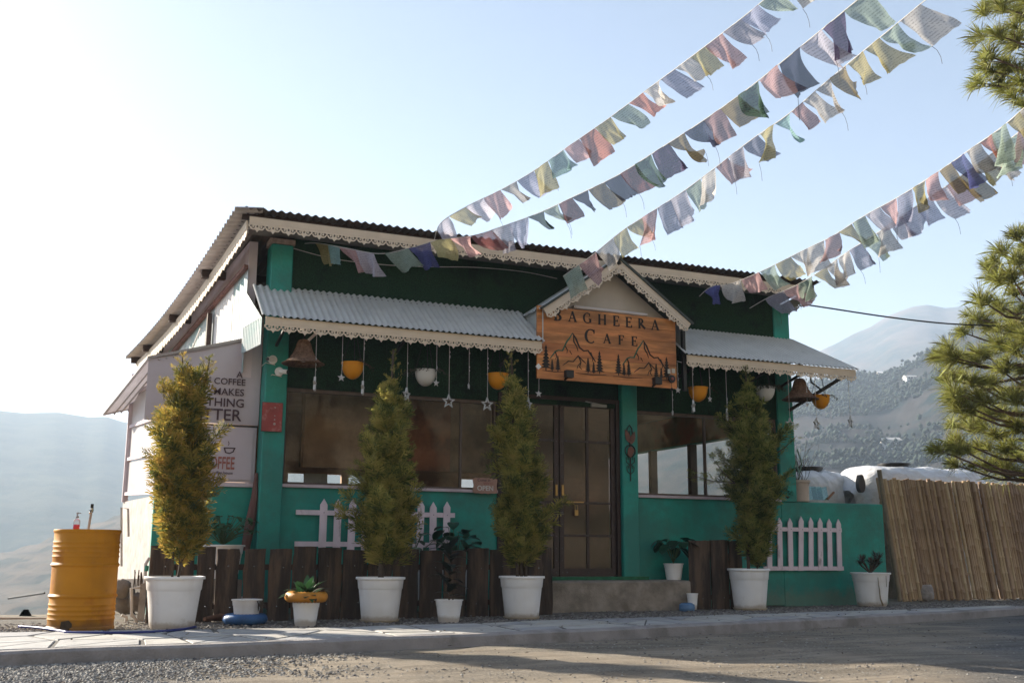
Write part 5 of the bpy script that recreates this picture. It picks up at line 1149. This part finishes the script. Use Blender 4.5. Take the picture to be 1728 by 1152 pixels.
m_.build('foliage', MON, t); MB().lathe([(.09, 0), (.11, .06), (.05, .08)], (c.x, c.y, 1.435), 12).build('root_ball', SOIL, t)
c = at(1157, 1016, y=11.93); t = small_pot('small_pot', 'tiny white pot half hidden beside the step and bark screen', 'pot', (c.x+.05, 11.85, .0), .075, .2)
MB().lathe([(.001, -.01), (.09, -.01), (.1, .02), (.095, .07), (.06, .09)], (at(1158, 1015, y=11.8).x-.03, 11.74, .0), 20).build('blue_bowl', mat('blue_plastic', (.1, .2, .36), .5)); tag(bpy.data.objects['blue_bowl'], 'small blue plastic bowl on the gravel beside the step', 'bowl')
# ------------------------------------------------------------------ drum wash stand and the corner behind it
dc = V((.37, 10.68, -.012)); dr = thing('oil_drum', 'tall yellow ribbed oil drum used as a wash stand', 'drum', dc)
pr = [(.001, .0), (.283, .0), (.29, .01), (.29, .03), (.283, .04)]
def ribs(z0, n_, st):
    o = []
    for i in range(n_): z = z0+i*st; o += [(.283, z-.014), (.289, z), (.283, z+.014)]
    return o
pr += ribs(.1, 4, .042)+[(.283, .28), (.288, .285), (.297, .3), (.288, .315), (.283, .32), (.283, .555), (.288, .56), (.297, .575), (.288, .59), (.283, .595)]+ribs(.65, 4, .042)+[(.283, .855), (.29, .865), (.292, .88), (.288, .89), (.28, .885), (.278, .872), (.001, .868)]
DRY_ = mat('yellow_drum_paint', (.45, .185, .006), .55, .12, 4, .06, 30, col2=(.34, .115, .006), c2amt=.4, c2scale=3, spec=.22)
weather(DRY_, (.12, .07, .035), .12, .55)
MB().lathe(pr, dc, 72, jit=lambda a, z: 1+.006*math.sin(a*3+z*5)-.022*max(0, 1-((a-4.2)/.25)**2-((z-.44)/.09)**2)-.018*max(0, 1-((a-5.2)/.2)**2-((z-.16)/.07)**2)).build('barrel', DRY_, dr, smooth=30)
q = dc+V((-.13, -.262, .06)); MB().add([q+V((x, -.012+.5*x*x, z)) for x, z in ((-.05, -.05), (.04, -.06), (.07, -.01), (.02, .04), (-.04, .03))], [(0, 1, 2, 3, 4)]).build('rust_hole', mat('rust_hole', (.06, .04, .025), .9, .4, 20), dr)
c = at(129, 889, y=10.6); sb = thing('soap_bottle', 'clear pump bottle with pink hand soap on the yellow drum', 'bottle', (c.x, c.y, .862))
MB().lathe([(.001, .0), (.026, .0), (.03, .006), (.03, .085), (.026, .1), (.012, .112), (.012, .12)], (c.x, c.y, .862), 20).build('bottle', glass_mat('clear_plastic', (.9, .88, .88), .08), sb, smooth=True)
MB().lathe([(.001, .004), (.0265, .006), (.0265, .06), (.001, .06)], (c.x, c.y, .862), 20).build('soap', mat('pink_soap', (.75, .06, .2), .3, .05, 5, trans=.5), sb, smooth=True)
MB().lathe([(.014, .12), (.014, .135), (.005, .137), (.005, .158), (.012, .16), (.012, .168), (.001, .17)], (c.x, c.y, .862), 12).bar((c.x, c.y, 1.028), (c.x+.03, c.y, 1.024), .01, .008).build('pump', mat('grey_pump', (.3, .28, .3), .4), sb)
c = at(149, 889, y=10.85); tp_ = thing('tap', 'steel tap on a thin standpipe over the drum', 'tap', (c.x, c.y, .862))
MB().tube([(c.x, c.y, .862), (c.x+.015, c.y, 1.05)], .012, 8).build('standpipe', mat('grey_pvc', (.4, .38, .37), .5), tp_)
MB().lathe([(.001, -.02), (.016, -.018), (.018, .0), (.016, .02), (.001, .022)], (c.x+.017, c.y, 1.06), 12).tube([(c.x+.017, c.y, 1.06), (c.x+.0, c.y-.06, 1.055), (c.x, c.y-.08, 1.03)], .008, 8).build('spout', STEEL, tp_, smooth=True)
MB().box(c.x+.005, c.x+.032, c.y-.012, c.y+.012, 1.08, 1.12).build('handle', BMETAL, tp_)
# hose
def ground_path(l, z): return [at(a, b, z=z) for a, b in l]
def smooth_path(P, k=6):
    out = []
    for i in range(len(P)-1):
        p0 = P[max(i-1, 0)]; p1 = P[i]; p2 = P[i+1]; p3 = P[min(i+2, len(P)-1)]
        for j in range(k):
            t = j/k; out.append(.5*((2*p1)+(p2-p0)*t+(2*p0-5*p1+4*p2-p3)*t*t+(3*p1-p0-3*p2+p3)*t**3))
    return out+[P[-1]]
h = MB().tube(smooth_path(ground_path([(32, 1056), (70, 1059), (110, 1065), (112, 1066), (160, 1067), (240, 1066), (300, 1062), (330, 1057)], .014)), .012, 8).build('garden_hose', mat('blue_hose', (.02, .03, .16), .4, .1, 5)); h.data.polygons.foreach_set('use_smooth', [True]*len(h.data.polygons)); tag(h, 'dark blue hose lying along the paving before the drum', 'hose')
# long pipe and dark ridge tile at the terrace edge
h = MB().tube([at(-120, 1045, y=12.6), at(75, 1046, y=12.5), at(110, 1047, y=12.45)], .03, 10).build('drain_pipe', mat('tan_pvc', (.4, .27, .17), .5), smooth=True); tag(h, 'tan plastic pipe lying at the terrace edge behind the drum', 'pipe')
t = thing('roof_sheet_scrap', 'dark corrugated scrap sheet along the terrace edge', 'sheet', (-.3, 13.2, 0))
zt = lambda x: at(40, 1033, y=13.25).z
prf = []
xx = -2.2
while xx < .85:
    prf += [(xx, 0), (xx+.22, 0), (xx+.26, .07), (xx+.31, .07), (xx+.35, 0)]; xx += .36
m_ = MB()
for x, z in prf: m_.v += [V((x, 13.15, zt(x)-.03+z)), V((x, 13.9, zt(x)-.28+z))]
for i in range(len(prf)-1): m_.f.append([2*i, 2*i+2, 2*i+3, 2*i+1])
m_.build('sheet', BMETAL, t)
h = MB().tube([at(14, 1009, y=15), at(75, 1000, y=14.2)], .012, 6).build('iron_rod', BMETAL); tag(h, 'thin dark rod sticking out behind the drum', 'rod')
# plumbing, stones and timber beneath the wing corner
t = thing('standpipe', 'white waste pipes bending down beside the wing corner', 'pipe', at(222, 1045, z=0))
PV = mat('white_pvc', (.55, .5, .44), .5, .12, 8)
def pp(*l, y=12.1): return [at(a, b, y=y) for a, b in l]
MB().tube(pp((205, 955), (205, 856), (216, 858), (217, 905)), .012, 8).build('wall_pipe', PV, t)
for l in ([(222, 1040), (222, 992), (238, 990)], [(213, 1050), (213, 1040), (205, 1037)], [(232, 1052), (226, 1040), (222, 1035)], [(197, 1052), (235, 1052)]): MB().tube(pp(*l, y=11.6), .017, 8).build('waste_pipe', PV, t)
MB().tube(pp((244, 985), (246, 950), (252, 940), y=11.7), .018, 8).build('bottle_neck', mat('white_bottle', (.6, .58, .55), .5), t); MB().tube(pp((247, 963), (248, 954), y=11.68), .021, 8).build('green_band', mat('green_tape', (.03, .25, .17), .6), t)
STN = mat('rubble_stone', (.2, .17, .14), .95, .3, 9, .6, 30)
r7 = random.Random(70)
for i, (a, b, w, lab) in enumerate(((211, 1012, .13, 'grey rounded boulder under the wing corner behind the drum'), (230, 1015, .09, 'dark rubble stone tucked behind the waste pipe'), (205, 992, .1, 'flat rubble stone under the white block wall'))):
    p = at(a, b, y=12.2-.1*i); m_ = MB(); n1, n2 = 14, 9
    for k in range(n2+1):
        for j in range(n1):
            th = math.pi*k/n2; ph = 2*math.pi*j/n1; d_ = V((math.sin(th)*math.cos(ph), math.sin(th)*math.sin(ph), math.cos(th))); m_.v.append(p+d_*w*(1+.35*noise.noise(d_*1.6+V((i*7, 0, 0)))))
    for k in range(n2):
        for j in range(n1): m_.f.append([k*n1+j, k*n1+(j+1) % n1, (k+1)*n1+(j+1) % n1, (k+1)*n1+j])
    tag(m_.build('rubble_stone', STN, smooth=60), lab, 'stone', 'stones under the wing')
t = thing('leaning_slab', 'thin pale stone slab leaning at the pot by the wing corner', 'slab', at(240, 1050, z=0)); MB().hexa([at(231, 1046, y=11.4), at(243, 1048, y=11.4), at(243, 1048, y=11.45), at(231, 1046, y=11.45), at(237, 985, y=11.45), at(247, 982, y=11.45), at(247, 982, y=11.5), at(237, 985, y=11.5)]).build('slab', CONC, t)
t = thing('timber_beam', 'dark timber beam under the white block wall', 'beam', at(200, 985, y=12.6)); MB().bar(at(190, 986, y=13.6), at(250, 985, y=12.5), .1, .12).build('beam', DWOOD, t)
t = thing('twig_bundle', 'thin dark sticks standing up beside the wing corner', 'sticks', at(235, 990, y=11.8))
for i in range(7):
    a = 225+i*2.8; MB().tube([at(a, 990, y=11.8), at(a+r7.uniform(-4, 4), r7.uniform(958, 978), y=11.8)], .006, 5).build('stick', STEM, t)
t = thing('folded_cloth', 'brown cloth rolled up hanging between wing and pillar', 'cloth', (2.16, wy-.1, 1.2)); 
MB().tube([(2.2, wy-.12, 1.58), (2.19, wy-.14, 1.3), (2.15, wy-.15, 1.0), (2.11, wy-.15, .7)], [.02, .045, .06, .05], 8).build('cloth', mat('brown_cloth', (.14, .07, .06), .9, .3, 9, .5, 20, streak=(1, 1, .2)), t, smooth=True)
r_ = thing('debris_log', 'fallen bark piece lying under the bark fence', 'log', at(375, 1040, z=0)); MB().tube([at(345, 1044, z=.03), at(372, 1040, z=.04), at(398, 1043, z=.03)], [.02, .035, .02], 8).build('log', mat('reddish_bark', (.16, .08, .05), .9, .3, 12, .5, 40), r_)

# ------------------------------------------------------------------ wrapped water tanks behind the wall
TK = mat('wrapped_plastic', (.6, .6, .62), .35, .08, 4, 1.0, 12, col2=(.48, .46, .46), c2amt=.4, c2scale=3)
def tank(label, x0, x1, y, zt_, rad, lid, porthole=None):
    t = thing('water_tank', label, 'water tank', ((x0+x1)/2, y, zt_-2*rad), 'wrapped water tanks'); m_ = MB(); L_ = x1-x0; n1, n2 = 48, 80
    for i in range(n1+1):
        s = i/n1; e = min(1, min(s, 1-s)*L_/(rad*.75)); rr2 = rad*(.35+.65*math.sqrt(max(0, 1-(1-e)**2)))
        for j in range(n2):
            a = 2*math.pi*j/n2; ca, sa = math.cos(a), math.sin(a); k = 1+.05*noise.noise(V((i*.19, ca*2.2, sa*2.2)))+.03*noise.noise(V((i*.5, ca*6, sa*6)))+.012*abs(noise.noise(V((i*1.7, ca*13, sa*13))))
            m_.v.append(V((x0+L_*s, y+rr2*1.05*(abs(ca)**.7)*(1 if ca > 0 else -1)*k, zt_-rad+rr2*(abs(sa)**.75)*(1 if sa > 0 else -1)*k)))
    for i in range(n1):
        for j in range(n2): m_.f.append([i*n2+j, i*n2+(j+1) % n2, (i+1)*n2+(j+1) % n2, (i+1)*n2+j])
    m_.f.append([j for j in range(n2)]); m_.f.append([n1*n2+j for j in range(n2)][::-1])
    m_.build('tank_body', TK, t, smooth=180)
    MB().lathe([(.25, -.05), (.25, .035), (.27, .035), (.27, .06), (.22, .075), (.001, .08)], (lid, y, zt_), 28).build('lid', BMETAL, t, smooth=40)
    if porthole:
        p = at(*porthole, y=y-rad*.93); MB().prism([(.09*math.cos(a)*(.75), .13*math.sin(a)+(.03 if math.sin(a) > .8 else 0)) for a in [2*math.pi*i/18 for i in range(18)]], p, V((1, 0, 0)), V((0, 0, 1)), .08).build('hole', mat('tank_dark', (.05, .05, .055), .6), t)
    for x in (x0+.3*L_, x0+.7*L_): MB().box(x-.12, x+.12, y-rad*.6, y+rad*.6, -.03, zt_-2*rad+.1).build('support_block', CONC, t)
tank('large water tank wrapped in clear plastic with a black lid beside the bamboo fence', at(1425, 820, y=14.3).x, at(1640, 820, y=14.3).x, 14.3, 2.17, .66, at(1508, 785, y=14.3).x, (1455, 817))
tank('smaller wrapped white water tank showing behind the cream pot', at(1318, 820, y=14.9).x, at(1421, 820, y=14.9).x, 14.9, 2.1, .55, at(1362, 795, y=14.9).x)
t = thing('glass_offcuts', 'few green edged glass sheets leaning on the low wall', 'glass', at(1380, 840, y=12.65))
for k in range(3):
    a = at(1364+k*9, 843, y=12.64); MB().hexa([a, a+V((.18, 0, 0)), a+V((.18, .006, 0)), a+V((0, .006, 0)), a+V((0, .04, .2-.015*k)), a+V((.18, .04, .2)), a+V((.18, .046, .2)), a+V((0, .046, .2-.015*k))]).build('sheet', glass_mat('green_glass', (.55, .72, .68), .06), t)
h = MB().bar(at(1396, 842, y=12.62), at(1407, 830, y=12.66), .03, .02).build('wood_offcut', mat('orange_wood', (.25, .12, .06), .8)); tag(h, 'short brown wood offcut lying on the low wall', 'offcut')

# ------------------------------------------------------------------ prayer flags
FC = {}
def flag_mat(k, col):
    mt_ = bpy.data.materials.new('flag_'+k); mt_.use_nodes = True; nt = mt_.node_tree; p = nt.nodes['Principled BSDF']; L = nt.links.new
    uv = N(nt, 'ShaderNodeTexCoord'); sp_ = N(nt, 'ShaderNodeSeparateXYZ'); L(uv.outputs['UV'], sp_.inputs[0])
    # rows of block-printed script: specks gathered in lines, a larger figure in the middle, all faded
    mp = N(nt, 'ShaderNodeMapping'); mp.inputs['Scale'].default_value = (34, 22, 1); L(uv.outputs['UV'], mp.inputs[0]); oj = N(nt, 'ShaderNodeObjectInfo'); L(oj.outputs['Random'], mp.inputs['Location'])
    nz = N(nt, 'ShaderNodeTexNoise'); nz.inputs['Scale'].default_value = 1; nz.inputs['Detail'].default_value = 2; L(mp.outputs[0], nz.inputs['Vector'])
    wv = N(nt, 'ShaderNodeMath', operation='MULTIPLY'); wv.inputs[1].default_value = 82; L(sp_.outputs[1], wv.inputs[0]); sn = N(nt, 'ShaderNodeMath', operation='SINE'); L(wv.outputs[0], sn.inputs[0])
    ml = N(nt, 'ShaderNodeMath', operation='MULTIPLY_ADD'); ml.inputs[1].default_value = .16; L(sn.outputs[0], ml.inputs[0]); L(nz.outputs[0], ml.inputs[2])
    fd = N(nt, 'ShaderNodeTexNoise'); fd.inputs['Scale'].default_value = 3; L(uv.outputs['UV'], fd.inputs['Vector'])
    m3 = N(nt, 'ShaderNodeMath', operation='MULTIPLY_ADD'); m3.inputs[1].default_value = .5; m3.inputs[2].default_value = -.25; L(fd.outputs[0], m3.inputs[0]); m4 = N(nt, 'ShaderNodeMath', operation='ADD'); L(ml.outputs[0], m4.inputs[0]); L(m3.outputs[0], m4.inputs[1])
    cr = N(nt, 'ShaderNodeValToRGB'); cr.color_ramp.elements[0].position = .56; cr.color_ramp.elements[1].position = .68; cr.color_ramp.elements[0].color = (*col, 1); cr.color_ramp.elements[1].color = (*[c*.6 for c in col], 1); L(m4.outputs[0], cr.inputs[0])
    oi = N(nt, 'ShaderNodeObjectInfo'); hs = N(nt, 'ShaderNodeHueSaturation'); mr = N(nt, 'ShaderNodeMapRange'); mr.inputs[3].default_value = .48; mr.inputs[4].default_value = 1.05; L(oi.outputs['Random'], mr.inputs[0]); L(mr.outputs[0], hs.inputs['Value']); L(cr.outputs[0], hs.inputs['Color'])
    L(hs.outputs[0], p.inputs['Base Color']); p.inputs['Roughness'].default_value = .9; p.inputs['Specular IOR Level'].default_value = .05
    tr = N(nt, 'ShaderNodeBsdfTranslucent'); L(hs.outputs[0], tr.inputs[0]); ms = N(nt, 'ShaderNodeMixShader'); ms.inputs[0].default_value = .5; L(p.outputs[0], ms.inputs[1]); L(tr.outputs[0], ms.inputs[2])
    tp2 = N(nt, 'ShaderNodeBsdfTransparent'); m2 = N(nt, 'ShaderNodeMixShader'); m2.inputs[0].default_value = .17; L(ms.outputs[0], m2.inputs[1]); L(tp2.outputs[0], m2.inputs[2])
    L(m2.outputs[0], nt.nodes['Material Output'].inputs[0]); return mt_
for k, c_ in dict(b=(.42, .44, .6), w=(.68, .64, .6), r=(.6, .38, .38), g=(.42, .52, .44), y=(.6, .53, .26), l=(.55, .52, .6), n=(.06, .07, .13), k=(.26, .2, .09), d=(.08, .14, .1), m=(.24, .1, .1), p=(.14, .09, .18), t=(.3, .48, .48), v=(.12, .13, .33), o=(.62, .27, .2)).items(): FC[k] = flag_mat(k, c_)
WIND = V((RT.x, RT.y, 0)).normalized()
def flag_string(label, pts, cols, size=.27, t0=0., wind=.7, seed=0, gap=1.04, hang=None):
    """pts = (photo x, photo y, distance); one letter of cols per flag, '-' leaves a gap"""
    P = smooth_path([at(a, b, d=d_) for a, b, d_ in pts], 8); ln = [0]
    for a, b in zip(P, P[1:]): ln.append(ln[-1]+(b-a).length)
    def pos(s):
        s = max(0, min(ln[-1]-1e-5, s))
        for i in range(len(ln)-1):
            if s <= ln[i+1]: return P[i].lerp(P[i+1], (s-ln[i])/max(1e-9, ln[i+1]-ln[i]))
    t = thing('prayer_flag_string', label, 'prayer flags', P[0], 'strings of faded prayer flags'); MB().tube(P, .004, 5).build('cord', CORD, t); rr_ = random.Random(seed)
    s = t0; n_ = 0
    for k in cols:
        w_ = size*rr_.uniform(.9, 1.08)
        if k == '-': s += w_*.5; continue
        if s+w_ > ln[-1]: break
        narrow = 1 if rr_.random() > .18 else rr_.uniform(.3, .7)
        wd = wind*rr_.uniform(.4, 1.5); h_ = size*rr_.uniform(.9, 1.22); down = (V((0, 0, -1))+WIND*wd+V((0, rr_.uniform(-.4, .4), 0))).normalized(); e = (pos(s+w_)-pos(s)).normalized(); nrm = e.cross(down).normalized()
        ph = rr_.uniform(0, 6.28); am = rr_.uniform(.012, .045); fr_ = rr_.uniform(1.0, 2.8); curl = rr_.uniform(-.4, .6); skew = rr_.uniform(-.16, .18); fold = rr_.uniform(-.9, .9); cu = rr_.uniform(0, 1); ck = rr_.uniform(.0, .55) if rr_.random() < .4 else 0; cside = rr_.choice((0, 1))
        m_ = MB(); G = 13; uvs = []
        for j in range(G+1):
            v_ = j/G
            for i in range(G+1):
                u_ = i/G; un = .5+(u_-.5)*(1-(1-narrow)*min(1, v_*2.2)); p = pos(s+w_*un)
                dd = (down+WIND*curl*v_*.6+V((0, 0, .3))*max(0, curl)*v_).normalized(); uc = u_ if cside else 1-u_
                cn = max(0, uc+v_-1.25)/.75                      # a corner blown up and folded over
                p = p+dd*h_*(v_-ck*cn*cn*.9)+e*(skew*v_-ck*cn*(.5 if cside else -.5)*.6)*w_+nrm*(am*math.sin(ph+fr_*2.6*u_+v_*2.2)*(.25+v_)*1.5+fold*.13*abs(u_-cu)*v_+.02*math.sin(8*u_+ph*2+4*v_)*v_+.008*math.sin(19*u_+ph*5)*v_+ck*.11*cn+.02*noise.noise(V((u_*3, v_*3, ph)))*v_)
                if v_ == 1: p += dd*h_*.05*noise.noise(V((u_*14, ph, 0)))
                m_.v.append(p); uvs.append((u_, v_))
        for j in range(G):
            for i in range(G): m_.f.append([j*(G+1)+i, j*(G+1)+i+1, (j+1)*(G+1)+i+1, (j+1)*(G+1)+i])
        o = m_.build('flag', FC[k], t, smooth=180); lay = o.data.uv_layers.new(name='UVMap')
        for lp in o.data.loops: lay.data[lp.index].uv = uvs[lp.vertex_index]
        if rr_.random() < .3:
            a = m_.v[G*(G+1)]; MB().tube([a, a+down*.05, a+down*.08+V((0, 0, -.03)), a+down*.09+V((0, 0, -.08))], .0018, 4).build('loose_thread', BCORD, o)
        s += w_*gap
    return t
flag_string('uppermost string of pale prayer flags rising from the roof over the large window', [(733, 404, 13.2), (745, 375, 13.1), (792, 346, 12.9), (842, 322, 12.6), (898, 290, 12.2), (965, 243, 11.7), (1027, 200, 11.3), (1098, 147, 10.8), (1172, 92, 10.2), (1253, 30, 9.6), (1300, -8, 9.3), (1370, -60, 9)], 'lylrwbytroygowbwyrlbgw', seed=1, wind=.75, t0=.12)
flag_string('second string of darker prayer flags running from the corner pillar over the roof', [(490, 415, 13.4), (530, 410, 13.2), (580, 418, 12.7), (640, 428, 12.4), (690, 419, 12.3), (740, 405, 12.2), (800, 397, 12), (850, 381, 11.8), (910, 359, 11.5), (972, 330, 11), (1040, 297, 10.5), (1110, 253, 10), (1180, 208, 9.5), (1258, 153, 9), (1350, 80, 8.5), (1446, 1, 8), (1500, -45, 7.8)], '--ytrl-gvyrmlbdgmnknmdpknrkdrnlpgw', seed=2, wind=.5, t0=.1, size=.268, gap=.99)
flag_string('third string of thin prayer flags ending at the porch gable', [(950, 466, 13.1), (1000, 430, 12.9), (1048, 391, 12.6), (1100, 357, 12.2), (1150, 325, 11.8), (1207, 283, 11.3), (1265, 238, 10.8), (1330, 193, 10.2), (1392, 140, 9.6), (1450, 92, 9.1), (1520, 35, 8.6), (1580, -15, 8.3)], 'grwyyrblgwrlbytrwwkyygwr', seed=3, wind=.55, t0=.0)
flag_string('lowest string of prayer flags crossing from the roof end toward the pine', [(1180, 500, 14.1), (1200, 484, 14.0), (1235, 478, 13.9), (1290, 455, 13.6), (1350, 425, 13.2), (1405, 398, 12.8), (1457, 365, 12.3), (1520, 330, 11.8), (1580, 292, 11.2), (1640, 250, 10.6), (1690, 215, 10.1), (1740, 172, 9.6), (1790, 130, 9.2)], 'vwrgywwryglrbyrkvwogywbrg', seed=4, wind=.42, t0=.1)
flag_string('fifth string of prayer flags hanging just below the lowest string', [(1265, 520, 14.2), (1300, 500, 14.1), (1340, 483, 13.9), (1385, 457, 13.5), (1430, 425, 13.0), (1480, 393, 12.5), (1540, 352, 11.9), (1600, 312, 11.3), (1670, 262, 10.6), (1760, 190, 9.8)], '-lrgywwbgwlbblrkywgr', seed=5, wind=.42, t0=.1)
h = MB().tube(smooth_path([at(a, b, d=d_) for a, b, d_ in ((1360, 514, 15.8), (1400, 520, 16), (1500, 535, 16.5), (1600, 546, 17), (1700, 550, 17.5), (1800, 552, 18))]), .012, 6).build('power_cable', BCORD); tag(h, 'black power cable running from the roof corner to the pine', 'cable')
h = MB().tube(smooth_path([at(a, b, y=12.46) for a, b in ((488, 417), (560, 436), (640, 446), (720, 450), (800, 451), (880, 458), (940, 470))]), .005, 5).build('support_wire', CORD); tag(h, 'thin pale wire stretched across the dark turf under the eaves', 'wire')

# ------------------------------------------------------------------ pines at the edge of the terrace
NEED = mat('pine_needle', (.27, .27, .07), .55, .3, 3, island=.45, trans=.35); PBARK = mat('pine_bark', (.12, .08, .055), .9, .4, 12, .6, 40)
def pine(label, trunk_px, tufts, d0, seed, needle=1.):
    rr_ = random.Random(seed); tr = [at(a, b, d=d0) for a, b in trunk_px]; g_ = V((tr[0].x, tr[0].y, min(0, tr[0].z))); t = thing('pine_tree', label, 'tree', (tr[0].x, tr[0].y, 0), 'long needled pines')
    MB().tube(smooth_path([V((tr[0].x+.1, tr[0].y, -.3))]+tr, 4), [max(.015, .11*(1-i/(len(tr)*4+1))) for i in range(len(tr)*4+1)], 10).build('trunk', PBARK, t, smooth=True)
    tp_ = smooth_path(tr, 6); m_ = MB(); br = MB()
    for (px, py, r_) in tufts:
        p = at(px, py, d=d0+rr_.uniform(-.9, .9)); b = min(tp_, key=lambda q: (q-p-V((0, 0, -.35*abs(q.x-p.x)))).length); mid = b.lerp(p, .55)+V((0, 0, -.12)); br.tube([b, mid, p], [.03, .02, .009], 5)
        ax = ((p-mid).normalized()*.7+V((0, 0, .6))).normalized()
        for (c_, rs_, kn) in ((p, r_, 1.), (p.lerp(mid, rr_.uniform(.18, .35))+V((rr_.uniform(-.1, .1), rr_.uniform(-.1, .1), .05)), r_*rr_.uniform(.6, .85), .6), (p+V((rr_.uniform(-.2, .2), rr_.uniform(-.2, .2), rr_.uniform(-.12, .16))), r_*rr_.uniform(.5, .8), .5)):
            a2 = (ax+V((rr_.uniform(-.5, .5), rr_.uniform(-.5, .5), rr_.uniform(-.2, .3)))).normalized(); br.tube([p.lerp(mid, .3), c_], [.008, .004], 4, cap=False)
            for i in range(int(230*needle*kn*rr_.uniform(.7, 1.2))):
                a = V((rr_.gauss(0, 1), rr_.gauss(0, 1), rr_.gauss(0, 1))).normalized(); d_ = (a*.85+a2*.75).normalized(); L_ = rs_*rr_.uniform(.55, 1.1); o_ = c_+a2*rr_.uniform(-.3, .12)*rs_; s = d_.cross(V((rr_.uniform(-1, 1), rr_.uniform(-1, 1), rr_.uniform(-1, 1)))).normalized()*.003
                e = o_+d_*L_*.6+V((0, 0, -.03*L_)); f = o_+d_*L_+V((0, 0, -.17*L_)); m_.add([o_-s, o_+s, e+s*.9, f, e-s*.9], [(0, 1, 2, 3, 4)])
    c = m_.build('needles', NEED, t); br.build('branch_wood', PBARK, c); return t
r9 = random.Random(90)
def crown_tufts(poly_l, y0, y1, xr, n_, r_):
    out = []; k = 0
    while len(out) < n_ and k < 9000:
        k += 1; y = r9.uniform(y0, y1); xl = pl(poly_l, y); x = r9.uniform(xl, xr)
        if all((x-a)**2+(y-b)**2 > 27**2 for a, b, _ in out): out.append((x, y, r_*r9.uniform(.65, 1.2)))
    return out
edge_l = [(375, 1712), (400, 1702), (440, 1672), (470, 1662), (510, 1648), (545, 1635), (575, 1612), (600, 1600), (650, 1600), (690, 1606), (730, 1606), (760, 1592), (800, 1600)]
tf = crown_tufts(edge_l, 385, 800, 1860, 118, .36)+[(1583, 603, .27), (1600, 640, .25), (1606, 672, .25), (1583, 758, .26), (1615, 742, .24), (1668, 452, .3)]
pine('bushy long needled pine standing behind the bamboo fence', [(1790, 900), (1775, 760), (1762, 650), (1748, 540), (1745, 440), (1750, 380)], tf, 17.5, 5)
tf = [(1660, 20, .3), (1690, 12, .3), (1720, 30, .3), (1655, 62, .3), (1685, 60, .3), (1712, 75, .3), (1668, 118, .3), (1700, 115, .3), (1690, 150, .28), (1655, 140, .26), (1725, 140, .3), (1745, 100, .3), (1760, 40, .3), (1735, 0, .3), (1700, -20, .3), (1760, 160, .3), (1800, 80, .3), (1790, 20, .3), (1670, 95, .26), (1725, 175, .24)]
pine('pine bough entering the top corner above the flags', [(1900, 900), (1890, 500), (1880, 200), (1870, -100), (1860, -300)], tf, 15.5, 6)

# fallen leaves and bits of litter strewn along the road and paving
r8 = random.Random(81); m_ = MB()
for i in range(260):
    u = r8.uniform(-1, 11); v = pl(KF, u)+(-abs(r8.gauss(0, 1.3))-.05 if r8.random() < .7 else r8.uniform(.1, 1.6)); z = (ROADZ+.022 if v < pl(KF, u) else .012)
    a = r8.uniform(0, 6.28); d_ = V((math.cos(a), math.sin(a), r8.uniform(.05, .4))).normalized(); leafq(m_, V((u, v, z)), d_, r8.uniform(.02, .06), r8.uniform(.008, .022))
tag(m_.build('leaf_litter', mat('dead_leaf', (.1, .065, .04), .9, .3, 20, island=.5)), 'dry leaves and litter strewn over road and paving', 'litter', kind='stuff')
